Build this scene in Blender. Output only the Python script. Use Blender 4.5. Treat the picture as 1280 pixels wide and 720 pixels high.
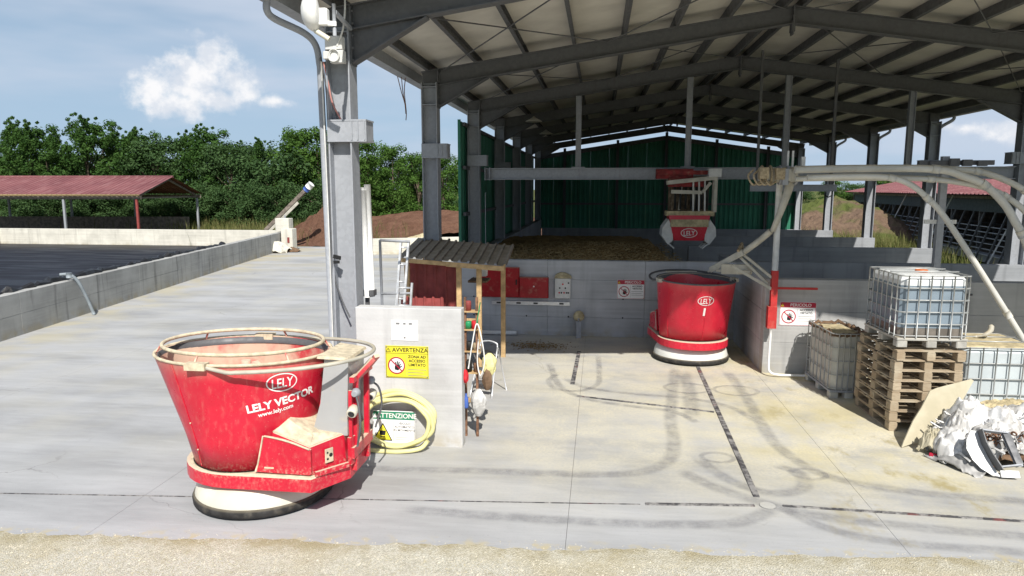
import bpy, math, random
from mathutils import Vector, Matrix, noise
R = math.radians
random.seed(7)
for o in list(bpy.data.objects):
    bpy.data.objects.remove(o)
scn = bpy.context.scene
C = scn.collection

# ------------------------------------------------------------------ camera, sky, sun, exposure
cam_d = bpy.data.cameras.new('camera')
cam = bpy.data.objects.new('camera', cam_d)
C.objects.link(cam)
cam.location = (0, 0, 3.4)
cam.rotation_euler = (R(90 - 8.11), 0, R(7.135))
cam_d.sensor_width = 36
cam_d.lens = 36 * 870 / 1280
cam_d.clip_end = 5000
cam_d.clip_start = .05
scn.camera = cam

SUN = Vector((.29, -1.0, 1.04)).normalized()
world = bpy.data.worlds.new('World')
scn.world = world
world.use_nodes = True
wn, wl = world.node_tree.nodes, world.node_tree.links
wn.clear()


def wnode(t, **k):
    n = wn.new(t)
    for a, b in k.items():
        setattr(n, a, b)
    return n


sky = wnode('ShaderNodeTexSky', sky_type='NISHITA', sun_disc=False)
sky.sun_elevation = math.asin(SUN.z)
sky.sun_rotation = math.atan2(SUN.x, SUN.y)
sky.air_density = 1.0
sky.dust_density = .9
sky.ozone_density = 1.6
tc = wnode('ShaderNodeTexCoord')


def wmath(op, a, b=None, clamp=False):
    n = wnode('ShaderNodeMath', operation=op, use_clamp=clamp)
    for i, v in enumerate((a, b)):
        if v is None:
            continue
        if isinstance(v, (int, float)):
            n.inputs[i].default_value = v
        else:
            wl.new(v, n.inputs[i])
    return n.outputs[0]


def wrange(v, a, b, c=0., d=1.):
    n = wnode('ShaderNodeMapRange', interpolation_type='SMOOTHSTEP')
    wl.new(v, n.inputs[0])
    for i, q in enumerate((a, b, c, d)):
        n.inputs[i + 1].default_value = q
    return n.outputs[0]


def wmix(f, a, b):
    n = wnode('ShaderNodeMixRGB')
    for i, v in enumerate((f, a, b)):
        if isinstance(v, (tuple, float)):
            n.inputs[i].default_value = v
        else:
            wl.new(v, n.inputs[i])
    return n.outputs[0]


def wnoise(scale, detail, zs=1., off=(0, 0, 0), rough=.55):
    m = wnode('ShaderNodeMapping')
    m.inputs['Scale'].default_value = (1, 1, zs)
    m.inputs['Location'].default_value = off
    wl.new(tc.outputs['Generated'], m.inputs[0])
    n = wnode('ShaderNodeTexNoise')
    n.inputs['Scale'].default_value = scale
    n.inputs['Detail'].default_value = detail
    n.inputs['Roughness'].default_value = rough
    wl.new(m.outputs[0], n.inputs['Vector'])
    return n.outputs['Fac']


def cloud_blob(d, rad, stretch=1.6):
    # soft ellipse of directions about d, wider than it is high
    d = Vector(d).normalized()
    s = wnode('ShaderNodeVectorMath', operation='SUBTRACT')
    wl.new(tc.outputs['Generated'], s.inputs[0])
    s.inputs[1].default_value = d
    m = wnode('ShaderNodeVectorMath', operation='MULTIPLY')
    wl.new(s.outputs[0], m.inputs[0])
    m.inputs[1].default_value = (1, 1, stretch)
    l = wnode('ShaderNodeVectorMath', operation='LENGTH')
    wl.new(m.outputs[0], l.inputs[0])
    return wmath('SUBTRACT', 1., wmath('DIVIDE', l.outputs['Value'], rad))


sep = wnode('ShaderNodeSeparateXYZ')
wl.new(tc.outputs['Generated'], sep.inputs[0])
# pale haze low in the sky, thin veils of cirrus over it
low = wrange(sep.outputs[2], .0, .55, .86, .12)
hz = wmix(low, sky.outputs[0], (5.7, 7.9, 10.5, 1))
veil = wrange(wnoise(2.3, 4, 4.5, (3.1, 1.7, .4)), .36, .66, .0, .8)
base = wmix(veil, hz, (7.9, 8.9, 10.6, 1))
# cumulus heads: union of soft blobs broken up by noise
heads = [((-.553, .824, .118), .040, 1.2), ((-.511, .846, .138), .052, 1.0), ((-.488, .855, .163), .040, 1.0), ((-.466, .876, .132), .038, 1.0),
         ((-.530, .842, .104), .055, 2.0), ((-.487, .866, .112), .050, 2.0), ((.47, .878, .065), .05, 2.6), ((.43, .90, .07), .035, 3.0), ((-.425, .895, .113), .03, 2.4)]
acc = None
for d, r, st in heads:
    b = cloud_blob(d, r, st)
    acc = b if acc is None else wmath('MAXIMUM', acc, b)
n1 = wnoise(42, 7, 1.1, (0, 0, 0), .58)
dens = wmath('ADD', acc, wmath('MULTIPLY', wmath('SUBTRACT', n1, .5), 1.5))
mask = wrange(dens, .10, .80, 0, .95)
n2 = wnoise(30, 6, 1., (.0, .0, .012), .6)
lit = wrange(n2, .36, .62)
ccol = wmix(lit, (9.8, 10.4, 11.4, 1), (13.2, 13.1, 13.2, 1))
fin = wmix(mask, base, ccol)
bg = wnode('ShaderNodeBackground')
wl.new(fin, bg.inputs[0])
bg.inputs[1].default_value = .065
wo = wnode('ShaderNodeOutputWorld')
wl.new(bg.outputs[0], wo.inputs[0])

sun_d = bpy.data.lights.new('sun', 'SUN')
sun_d.energy = 5.0
sun_d.angle = R(.53)
sun_d.color = (1, .955, .88)
sun = bpy.data.objects.new('sun', sun_d)
C.objects.link(sun)
sun.rotation_euler = SUN.to_track_quat('Z', 'Y').to_euler()

vs = scn.view_settings
vs.view_transform = 'Standard'
vs.look = 'None'
vs.exposure = 0.22
vs.gamma = 1
scn.cycles.max_bounces = 8
scn.cycles.diffuse_bounces = 3
scn.cycles.transparent_max_bounces = 12

# ------------------------------------------------------------------ materials


class NT:
    """small wrapper to write node trees"""

    def __init__(s, name):
        s.m = bpy.data.materials.new(name)
        s.m.use_nodes = True
        s.n, s.l = s.m.node_tree.nodes, s.m.node_tree.links
        s.b = s.n['Principled BSDF']
        s.geo = s.n.new('ShaderNodeNewGeometry')
        s.tc = s.n.new('ShaderNodeTexCoord')
        s.pos = s.geo.outputs['Position']
        s.obj = s.tc.outputs['Object']

    def put(s, v, sock):
        if isinstance(v, (int, float)):
            sock.default_value = v
        elif isinstance(v, tuple):
            sock.default_value = v if len(v) != 3 or sock.type == 'VECTOR' else (*v, 1)
        else:
            s.l.new(v, sock)

    def noise(s, scale, detail=4, vec=None, stretch=(1, 1, 1), rough=.55, off=(0, 0, 0)):
        mp = s.n.new('ShaderNodeMapping')
        mp.inputs['Scale'].default_value = stretch
        mp.inputs['Location'].default_value = off
        s.l.new(vec or s.pos, mp.inputs[0])
        n = s.n.new('ShaderNodeTexNoise')
        n.inputs['Scale'].default_value = scale
        n.inputs['Detail'].default_value = detail
        n.inputs['Roughness'].default_value = rough
        s.l.new(mp.outputs[0], n.inputs['Vector'])
        return n.outputs['Fac']

    def vor(s, scale, vec=None, out='Distance'):
        n = s.n.new('ShaderNodeTexVoronoi')
        n.inputs['Scale'].default_value = scale
        s.l.new(vec or s.pos, n.inputs['Vector'])
        return n.outputs[out]

    def rng(s, v, a, b, c=0., d=1., smooth=True):
        n = s.n.new('ShaderNodeMapRange')
        n.interpolation_type = 'SMOOTHSTEP' if smooth else 'LINEAR'
        s.put(v, n.inputs[0])
        for i, q in enumerate((a, b, c, d)):
            n.inputs[i + 1].default_value = q
        return n.outputs[0]

    def math(s, op, a, b=0., clamp=False):
        n = s.n.new('ShaderNodeMath')
        n.operation = op
        n.use_clamp = clamp
        s.put(a, n.inputs[0])
        s.put(b, n.inputs[1])
        return n.outputs[0]

    def mix(s, f, a, b, mode='MIX'):
        n = s.n.new('ShaderNodeMixRGB')
        n.blend_type = mode
        s.put(f, n.inputs[0])
        s.put(a, n.inputs[1])
        s.put(b, n.inputs[2])
        return n.outputs[0]

    def xyz(s, v=None):
        n = s.n.new('ShaderNodeSeparateXYZ')
        s.l.new(v or s.pos, n.inputs[0])
        return n.outputs

    def normal(s):
        return s.xyz(s.geo.outputs['Normal'])

    def rand(s):
        n = s.n.new('ShaderNodeObjectInfo')
        return n.outputs['Random']

    def bump(s, h, strength=.3, dist=.01):
        n = s.n.new('ShaderNodeBump')
        n.inputs['Strength'].default_value = strength
        n.inputs['Distance'].default_value = dist
        s.l.new(h, n.inputs['Height'])
        s.l.new(n.outputs[0], s.b.inputs['Normal'])

    def done(s, col, rough=.7, metal=0., spec=.5):
        s.put(col, s.b.inputs['Base Color'])
        s.put(rough, s.b.inputs['Roughness'])
        s.put(metal, s.b.inputs['Metallic'])
        s.b.inputs['Specular IOR Level'].default_value = spec
        return s.m


def simple(name, col, rough=.6, metal=0., var=.18, scale=6, bump=.0, spec=.4, dust=0., dustcol=(.52, .45, .31)):
    t = NT(name)
    n = t.noise(scale, 5)
    dk = tuple(c * (1 - var) for c in col)
    lt = tuple(min(1, c * (1 + var)) for c in col)
    c = t.mix(t.rng(n, .3, .7), dk, lt)
    if dust:
        nz = t.normal()[2]
        f = t.math('MULTIPLY', t.rng(nz, .35, .85), dust)
        f = t.math('ADD', f, t.rng(t.noise(9, 5), .52, .75, 0, dust * .45), True)
        c = t.mix(f, c, dustcol)
    if bump:
        t.bump(t.noise(scale * 9, 4), bump)
    return t.done(c, t.rng(t.noise(scale * 2.3, 3), .3, .7, max(0, rough - .1), min(1, rough + .1)), metal, spec)


M = {}


def mk_concrete(name, base, dust=0., streak=1., stain=.5):
    t = NT(name)
    n1 = t.noise(.55, 5)
    n2 = t.noise(5, 6, stretch=(.25, 1.6, 1))
    n3 = t.noise(38, 3)
    broad = t.noise(.9, 6, stretch=(.22, 1.1, 1), off=(7, 3, 0), rough=.6)
    broom = t.noise(7, 4, stretch=(.25, 9, 1), off=(1, 2, 0))
    c = t.mix(t.rng(n1, .3, .7), tuple(b * .84 for b in base), tuple(b * 1.06 for b in base))
    c = t.mix(t.rng(broad, .40, .66, 0, .55 * streak), c, tuple(b * 1.34 for b in base))
    c = t.mix(t.rng(broad, .46, .30, 0, .5 * streak), c, tuple(b * .70 for b in base))
    c = t.mix(t.rng(n2, .45, .75, 0, .36 * streak), c, tuple(b * 1.3 for b in base))
    c = t.mix(t.rng(broom, .45, .7, 0, .22 * streak), c, tuple(b * .78 for b in base))
    c = t.mix(t.rng(t.noise(1.7, 7, stretch=(.35, 1.3, 1), off=(4, 2, 1), rough=.65), .5, .72, 0, .5 * stain), c, tuple(b * .60 for b in base))
    c = t.mix(t.rng(n3, .60, .75, 0, .35), c, tuple(b * .55 for b in base))
    if dust:
        wv = t.noise(1.4, 5)
        vc = t.n.new('ShaderNodeTexVoronoi')
        vc.feature = 'DISTANCE_TO_EDGE'
        vc.inputs['Scale'].default_value = .23
        mv = t.n.new('ShaderNodeVectorMath')
        mv.operation = 'ADD'
        cb = t.n.new('ShaderNodeCombineXYZ')
        t.l.new(wv, cb.inputs[0])
        t.l.new(t.noise(1.1, 5, off=(4, 4, 4)), cb.inputs[1])
        t.l.new(t.pos, mv.inputs[0])
        t.l.new(cb.outputs[0], mv.inputs[1])
        t.l.new(mv.outputs[0], vc.inputs['Vector'])
        crack = t.math('MULTIPLY', t.rng(vc.outputs['Distance'], .0, .0035, .5, 0), t.rng(t.noise(.35, 3, off=(8, 1, 0)), .48, .6))
        c = t.mix(crack, c, (.12, .115, .11))
        specks = t.math('MULTIPLY', t.rng(t.vor(3.2), .0, .035, .8, 0), t.rng(t.noise(.7, 4), .45, .6))
        c = t.mix(specks, c, (.13, .11, .07))
    if dust:
        p = t.xyz()
        # spilled yellow feed dust lies right of the robot lane and along the tank wall foot
        reg = t.math('ADD', t.rng(p[0], -3.2, -.2, .0, .78), t.rng(p[0], 1.2, 3.6, 0, .3))
        far = t.rng(p[1], 6.0, 9.5)
        d1 = t.math('MULTIPLY', t.math('MULTIPLY', reg, far), t.rng(t.noise(1.1, 8, off=(1, 7, 0), rough=.65), .24, .66))
        grain = t.rng(t.noise(26, 5, rough=.75), .30, .66, .45, 1.)
        c = t.mix(t.math('MULTIPLY', t.math('MULTIPLY', d1, grain), dust, True), c, (.66, .61, .46))
        yel = t.math('MULTIPLY', t.rng(p[0], .2, 3.4, .15, 1), t.rng(t.noise(.75, 7, off=(6, 2, 0), rough=.65), .40, .66, 0, .62))
        yel = t.math('MULTIPLY', yel, t.rng(p[1], 6.6, 9.0))
        c = t.mix(yel, c, (.56, .49, .26))
        spots = t.math('MULTIPLY', t.rng(p[0], 1.6, 3.4), t.rng(t.noise(1.5, 8, stretch=(1, .6, 1), off=(2.2, 0, 0), rough=.7), .53, .68, 0, .75))
        c = t.mix(spots, c, (.33, .27, .11))
        # foot of the tank wall: X = -13.3 - .184*(Y-14)
        w = t.math('ADD', t.math('ADD', p[0], 13.3), t.math('MULTIPLY', t.math('SUBTRACT', p[1], 14.), .184))
        strip = t.math('MULTIPLY', t.rng(w, .1, 2.6, 1, 0), t.rng(t.noise(.9, 5, off=(5, 5, 0)), .40, .66, 0, .6))
        c = t.mix(strip, c, (.47, .42, .27))
        far2 = t.math('MULTIPLY', t.rng(p[1], 24, 36), t.rng(t.noise(.5, 5, stretch=(.4, 1.2, 1)), .45, .62, 0, .6))
        c = t.mix(far2, c, (.45, .39, .24))
        edge = t.math('SUBTRACT', p[1], t.math('ADD', 6.2, t.math('MULTIPLY', p[0], .07)))
        e = t.math('MULTIPLY', t.rng(edge, .02, .3, 1, 0), t.rng(t.noise(6, 5), .5, .66, 0, .9))
        c = t.mix(e, c, (.46, .40, .25))
    t.bump(t.math('ADD', t.noise(60, 4), t.math('MULTIPLY', n2, .7)), .18, .006)
    return t.done(c, t.rng(n1, .3, .7, .78, .95), 0, .3)


M['yard'] = mk_concrete('yard_concrete', (.365, .370, .378), dust=1.)


def mk_boardwall(name, base, weather=.6):
    t = NT(name)
    p = t.xyz()
    n1 = t.noise(1.1, 6)
    board = t.noise(3, 4, stretch=(.15, .15, 5))
    c = t.mix(t.rng(n1, .3, .72), tuple(b * .8 for b in base), tuple(b * 1.1 for b in base))
    c = t.mix(t.rng(board, .4, .7, 0, .3), c, tuple(b * 1.25 for b in base))
    drip = t.noise(2.2, 5, stretch=(2.4, 2.4, .18))
    c = t.mix(t.rng(drip, .52, .74, 0, weather), c, tuple(b * .42 for b in base))
    c = t.mix(t.rng(t.vor(2.7), .0, .045, .55, 0), c, tuple(b * .5 for b in base))
    c = t.mix(t.math('MULTIPLY', t.rng(p[2], .02, .3, 1, 0), t.rng(t.noise(3, 5), .4, .62, 0, .5)), c, (.36, .30, .18))
    t.bump(t.math('ADD', t.noise(24, 5), board), .3, .008)
    return t.done(c, .88, 0, .25)


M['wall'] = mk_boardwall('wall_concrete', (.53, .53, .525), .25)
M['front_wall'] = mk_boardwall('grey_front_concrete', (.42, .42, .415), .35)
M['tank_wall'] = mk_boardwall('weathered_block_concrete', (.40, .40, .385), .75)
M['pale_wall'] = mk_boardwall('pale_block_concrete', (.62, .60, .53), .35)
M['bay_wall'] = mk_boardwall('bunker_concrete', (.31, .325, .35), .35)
M['pit_wall'] = mk_boardwall('pit_concrete', (.46, .475, .50), .25)


def mk_galv(name, base, rough=.5, metal=.55):
    t = NT(name)
    n = t.vor(22, out='Color')
    g = t.n.new('ShaderNodeRGBToBW')
    t.l.new(n, g.inputs[0])
    c = t.mix(t.rng(g.outputs[0], .2, .8), tuple(b * .95 for b in base), tuple(b * 1.05 for b in base))
    c = t.mix(t.rng(t.noise(1.6, 6, stretch=(2, 2, .35)), .5, .8, 0, .3), c, tuple(b * .68 for b in base))
    c = t.mix(t.rng(t.noise(5, 6, stretch=(3, 3, .18), off=(3, 3, 0), rough=.65), .58, .76, 0, .32), c, tuple(b * k for b, k in zip(base, (.62, .50, .40))))
    c = t.mix(t.rng(t.noise(40, 3), .66, .74, 0, .3), c, tuple(b * .55 for b in base))
    return t.done(c, t.rng(t.noise(9, 4), .3, .7, rough - .1, rough + .12), metal, .4)


M['galv'] = mk_galv('galvanised_steel', (.335, .352, .382), .6, .1)
M['galv_dark'] = mk_galv('dark_shaded_galvanised_steel', (.125, .128, .135), .6, .3)  # darker copy of the column steel; rafters and purlins get their roof shade from it
M['alu'] = mk_galv('aluminium', (.72, .73, .74), .38, .6)
M['flange'] = mk_galv('sheet_zinc', (.50, .51, .52), .5, .3)
M['wire'] = mk_galv('galvanised_wire', (.38, .39, .385), .5, .4)


def mk_red(name, dust=.55, base=(.57, .013, .038)):
    t = NT(name)
    nz = t.normal()[2]
    p = t.xyz(t.obj)
    c = t.mix(t.rng(t.noise(2.4, 5, t.obj), .3, .7), tuple(b * .9 for b in base), tuple(b * 1.12 for b in base))
    dc = (.60, .51, .38)
    up = t.rng(nz, .3, .8, 0, .93)
    streak = t.noise(14, 5, t.obj, (1, 1, .16))
    film = t.rng(t.noise(18, 6, t.obj, (1, 1, .45)), .48, .85, 0, dust * .22)
    rimz = t.math('MULTIPLY', t.rng(p[2], 1.44, 1.70), t.rng(t.noise(9, 6, t.obj, (1, 1, .5)), .2, .8, .25 * dust, .8 * dust))
    low = t.math('MULTIPLY', t.math('MULTIPLY', t.rng(p[2], .64, .48), t.rng(p[2], .43, .49, .25, 1)), t.rng(t.noise(34, 6, t.obj), .46, .68, 0, dust * .6))
    f = t.math('ADD', t.math('ADD', up, film), t.math('ADD', rimz, low), True)
    c = t.mix(f, c, dc)
    c = t.mix(t.rng(t.noise(55, 3, t.obj), .66, .74, 0, .35), c, (.6, .5, .4))
    t.bump(t.noise(2.2, 2, t.obj), .07, .02)
    return t.done(c, t.math('ADD', t.rng(t.noise(6, 4, t.obj), .3, .7, .26, .42), t.math('MULTIPLY', f, .4)), 0, .5)


M['red'] = mk_red('dusty_red_paint', .8)
def mk_lining():
    t = NT('dusty_red_lining')
    n = t.noise(2.6, 6, t.obj)
    c = t.mix(t.rng(n, .34, .62), (.50, .05, .06), (.56, .40, .30))
    c = t.mix(t.rng(t.noise(11, 5, t.obj), .5, .75, 0, .6), c, (.58, .44, .33))
    return t.done(c, .75, 0, .25)


M['lining'] = mk_lining()
M['red_clean'] = mk_red('red_paint', .25)
M['grab_red'] = simple('dusty_dark_red_paint', (.22, .022, .022), .7, var=.3, scale=7, dust=.45)
M['red_panel'] = simple('red_enamel', (.36, .012, .018), .4, var=.12, dust=.5)
M['dust'] = simple('feed_dust_coating', (.58, .50, .36), .92, var=.2, scale=14, bump=.15)
M['cream'] = simple('cream_skirt_plastic', (.66, .64, .54), .5, var=.1, scale=3, dust=.35)
M['white_skirt'] = simple('white_skirt_plastic', (.70, .70, .66), .45, var=.06, scale=3, dust=.2)
M['rubber'] = simple('black_rubber', (.028, .027, .026), .8, var=.4, scale=12, dust=.2)
M['black'] = simple('black_plastic', (.018, .018, .018), .55)
M['gap'] = simple('dark_gap', (.012, .011, .01), .9)
M['grey_cab'] = simple('grey_cabinet_paint', (.36, .365, .37), .45, var=.05, scale=3, dust=.75)
M['white'] = simple('white_paint', (.78, .78, .76), .45, var=.05)
M['white_sign'] = simple('white_sign_sheet', (.80, .80, .80), .45, var=.04)
M['yellow_sign'] = simple('yellow_sign_sheet', (.78, .70, .05), .45, var=.04)
M['green_sign'] = simple('green_sign_band', (.025, .22, .12), .5, var=.05)
M['red_sign'] = simple('red_sign_band', (.42, .018, .045), .5, var=.05)
M['black_ink'] = simple('black_print', (.016, .016, .018), .6, var=.1)
M['grey_ink'] = simple('grey_print', (.22, .22, .22), .6, var=.1)
M['white_ink'] = simple('white_print', (.80, .78, .76), .5, var=.05)
M['lamp_red'] = simple('red_reflector', (.5, .02, .01), .3)
M['orange'] = simple('orange_paint', (.62, .17, .05), .5)
M['hose'] = simple('pale_yellow_hose', (.70, .66, .31), .5, var=.12, scale=5, dust=.2)
M['wood'] = simple('raw_timber', (.50, .34, .17), .8, var=.22, scale=9, bump=.2)
M['rope'] = simple('old_rope', (.36, .29, .19), .95, var=.3, scale=30, bump=.3)
M['tube'] = simple('pvc_feed_tube', (.54, .535, .50), .45, var=.1, scale=3, dust=.55, dustcol=(.50, .44, .31))
M['tube_dirty'] = simple('dusty_pvc_tube', (.45, .43, .37), .6, var=.16, scale=5, dust=.6, dustcol=(.44, .38, .26))
M['pipe_white'] = simple('white_pvc_pipe', (.80, .80, .79), .4, var=.05)
M['grey_pvc'] = simple('grey_pvc_pipe', (.24, .275, .30), .5, var=.1)
M['mast_red'] = simple('red_post_paint', (.46, .03, .03), .5, var=.12, dust=.3)
M['roof_under'] = simple('pale_roof_sheet', (.62, .59, .52), .55, var=.1, scale=1.3)
M['tin_dark'] = simple('weathered_dark_tin', (.185, .155, .13), .75, var=.35, scale=5, dust=.3)
M['tin_red'] = simple('faded_red_tin', (.27, .055, .05), .6, var=.2, scale=5)
M['plate'] = simple('faded_plastic', (.64, .64, .62), .5, var=.1, scale=8)
M['foot_grey'] = simple('grey_dusty_plastic', (.38, .37, .34), .6, var=.2, scale=7, dust=.4)
M['ibc_pale'] = simple('pale_bluish_ibc_plastic', (.50, .55, .57), .45, var=.06, scale=3)
M['ibc_white'] = simple('ibc_plastic', (.70, .72, .72), .4, var=.06, scale=3)
M['ibc_blue'] = simple('blue_liquid_in_plastic', (.215, .27, .32), .35, var=.12, scale=2.4)
M['ibc_sed'] = simple('settled_brown_liquid', (.17, .15, .13), .4, var=.3, scale=4)
M['ibc_dirty'] = simple('dirty_ibc_plastic', (.52, .51, .46), .5, var=.14, scale=3, dust=.5)
M['feed_top'] = simple('feed_dust_layer', (.46, .39, .24), .95, var=.3, scale=9, bump=.4)
M['cloth'] = simple('brown_cloth', (.16, .10, .06), .95, var=.3)
M['red_bag'] = simple('red_cloth', (.55, .02, .03), .7)
M['blue_label'] = simple('blue_label', (.06, .12, .4), .5)
M['green_can'] = simple('green_can', (.02, .25, .10), .4)
M['rust'] = simple('rusty_iron', (.20, .105, .062), .85, var=.4, scale=20, bump=.4)
M['rust_dark'] = simple('dusty_dark_iron', (.12, .09, .06), .9, var=.4, scale=9, dust=.4)
M['glass'] = simple('dark_glass', (.02, .025, .03), .1, spec=.7)
def mk_strip():
    t = NT('worn_lane_strip')
    c = t.mix(t.rng(t.noise(7, 6, rough=.7), .42, .60), (.07, .068, .072), (.30, .29, .28))
    c = t.mix(t.rng(t.noise(2.6, 3, off=(3, 1, 0)), .62, .70, 0, .5), c, (.30, .06, .05))
    return t.done(c, .7, .1, .3)


M['strip'] = mk_strip()
M['joint'] = simple('joint_filler', (.16, .155, .15), .9)
M['liner'] = simple('black_liner_foil', (.018, .018, .02), .4, var=.4, scale=4, bump=.4)
M['straw'] = simple('straw', (.27, .20, .095), .95, var=.3, scale=20)


def mk_green(name):
    t = NT(name)
    c = t.mix(t.rng(t.noise(.7, 5), .3, .7), (.026, .165, .100), (.038, .215, .132))
    c = t.mix(t.rng(t.noise(2, 5, stretch=(2, 2, .2)), .52, .72, 0, .4), c, (.02, .06, .04))
    return t.done(c, .5, 0, .4)


M['green'] = mk_green('green_cladding')


def mk_redroof(name):
    t = NT(name)
    c = t.mix(t.rng(t.noise(.6, 5), .3, .7), (.165, .060, .066), (.225, .090, .094))
    c = t.mix(t.rng(t.noise(2.2, 5, stretch=(3, .25, .25)), .5, .7, 0, .6), c, (.34, .19, .185))
    return t.done(c, .75, 0, .3)


M['redroof'] = mk_redroof('faded_red_roofing')


def mk_slurry():
    t = NT('slurry')
    n = t.noise(.35, 6, stretch=(.5, 2.2, 1))
    c = t.mix(t.rng(n, .3, .7), (.006, .007, .012), (.014, .016, .024))
    p = t.xyz()
    rim = t.math('MULTIPLY', t.rng(p[1], 33, 38), t.rng(t.noise(.8, 5, stretch=(.4, 2, 1)), .4, .6))
    c = t.mix(rim, c, (.05, .043, .034))
    t.bump(t.noise(1.6, 5, stretch=(.7, 1.4, 1)), .10, .03)
    return t.done(c, t.rng(t.noise(.8, 4, stretch=(.4, 2, 1)), .35, .65, .42, .75), 0, .3)


M['slurry'] = mk_slurry()


def mk_soil(name, a, b, grass=0.):
    t = NT(name)
    c = t.mix(t.rng(t.noise(1.3, 8, rough=.7), .3, .7), a, b)
    c = t.mix(t.rng(t.noise(9, 6, rough=.7), .5, .7, 0, .6), c, tuple(x * .4 for x in a))
    if grass:
        c = t.mix(t.rng(t.noise(.25, 5), .48 - grass * .2, .62 - grass * .2), c, (.10, .12, .035))
    t.bump(t.noise(7, 8, rough=.7), .9, .12)
    return t.done(c, .97, 0, .1)


M['soil'] = mk_soil('brown_manure_soil', (.115, .060, .040), (.18, .10, .068))
M['terrain'] = mk_soil('field_ground', (.20, .15, .09), (.28, .22, .13), .8)
M['hill'] = mk_soil('grassy_earth', (.15, .10, .072), (.21, .145, .10), .45)
M['feed'] = mk_soil('silage_feed', (.21, .14, .062), (.36, .25, .115))


def mk_gravelbed():
    t = NT('gravel_bed')
    v = t.vor(80, out='Color')
    g = t.n.new('ShaderNodeRGBToBW')
    t.l.new(v, g.inputs[0])
    c = t.mix(t.rng(g.outputs[0], .2, .8), (.44, .42, .34), (.62, .60, .52))
    c = t.mix(t.rng(t.noise(.8, 6), .42, .64, 0, .6), c, (.44, .38, .24))
    p = t.xyz()
    ed = t.math('SUBTRACT', t.math('ADD', 6.2, t.math('MULTIPLY', p[0], .07)), p[1])
    band = t.math('MULTIPLY', t.rng(ed, .30, -.05), t.rng(t.noise(2.4, 7, rough=.7), .36, .62, 0, .85))
    c = t.mix(band, c, (.34, .29, .17))
    c = t.mix(t.rng(t.noise(5, 7, rough=.75), .54, .70, 0, .5), c, (.30, .27, .19))
    t.bump(t.math('ADD', t.vor(80), t.math('MULTIPLY', t.noise(3, 5), 1.5)), .8, .012)
    return t.done(c, .95, 0, .2)


M['gravel'] = mk_gravelbed()


def mk_pebble():
    t = NT('pebble')
    c = t.mix(t.rng(t.noise(9, 3), .32, .68), (.42, .38, .27), (.62, .58, .48))
    return t.done(c, .9, 0, .2)


M['pebble'] = mk_pebble()


def mk_leaf(name, a, b, c3):
    t = NT(name)
    r = t.noise(.9, 4)
    c = t.mix(t.rng(r, .35, .65), a, b)
    c = t.mix(t.rng(t.noise(3.5, 3, off=(3, 3, 3)), .52, .7, 0, .7), c, c3)
    t.b.inputs['Subsurface Weight'].default_value = 0
    m = t.done(c, .7, 0, .12)
    tr = t.n.new('ShaderNodeBsdfTranslucent')
    t.put(t.mix(.5, c, (.10, .16, .02)), tr.inputs[0])
    mx = t.n.new('ShaderNodeMixShader')
    mx.inputs[0].default_value = .3
    t.l.new(t.b.outputs[0], mx.inputs[1])
    t.l.new(tr.outputs[0], mx.inputs[2])
    t.l.new(mx.outputs[0], t.n['Material Output'].inputs[0])
    return m


M['leaf_a'] = mk_leaf('leaf_mid_green', (.050, .112, .020), (.088, .175, .034), (.14, .225, .055))
M['leaf_b'] = mk_leaf('leaf_dark_green', (.032, .080, .018), (.060, .128, .028), (.105, .180, .046))
M['leaf_c'] = mk_leaf('leaf_bluish_green', (.042, .088, .030), (.070, .130, .045), (.11, .175, .07))
M['grass'] = mk_leaf('grass_blades', (.10, .125, .035), (.19, .185, .07), (.40, .34, .17))
M['bark'] = simple('bark', (.11, .085, .06), .95, var=.35, scale=8, bump=.4)


def mk_tyre():
    t = NT('tyre_rubber_mark')
    t.done((.26, .26, .275), .8, 0, .2)
    tr = t.n.new('ShaderNodeBsdfTransparent')
    mx = t.n.new('ShaderNodeMixShader')
    u = t.xyz(t.tc.outputs['UV'])
    side = t.math('MULTIPLY', t.rng(u[0], 0, .35), t.rng(u[0], 1, .65))
    f = t.math('MULTIPLY', t.math('MULTIPLY', side, t.rng(u[1], 0, .5)), t.rng(t.noise(4, 7, rough=.7), .28, .72, .08, .40))
    t.l.new(f, mx.inputs[0])
    t.l.new(tr.outputs[0], mx.inputs[1])
    t.l.new(t.b.outputs[0], mx.inputs[2])
    t.l.new(mx.outputs[0], t.n['Material Output'].inputs[0])
    return t.m


M['tyre'] = mk_tyre()


def mk_bag():
    t = NT('crumpled_film')
    c = t.mix(t.rng(t.noise(4, 5), .35, .65), (.44, .43, .41), (.70, .70, .70))
    c = t.mix(t.rng(t.noise(2.2, 5, off=(2, 1, 1)), .54, .7, 0, .7), c, (.25, .22, .18))
    return t.done(c, .4, 0, .5)


M['film'] = mk_bag()
M['film_grey'] = simple('dirty_grey_film', (.36, .355, .345), .45, var=.3, scale=5)


def mk_ply():
    t = NT('old_plywood')
    c = t.mix(t.rng(t.noise(3, 5, t.obj, (1, .2, 1)), .3, .7), (.44, .40, .29), (.55, .50, .38))
    c = t.mix(t.rng(t.noise(2, 5, t.obj), .55, .75, 0, .5), c, (.30, .25, .15))
    return t.done(c, .85, 0, .2)


M['ply'] = mk_ply()

# ------------------------------------------------------------------ mesh helpers


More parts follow.
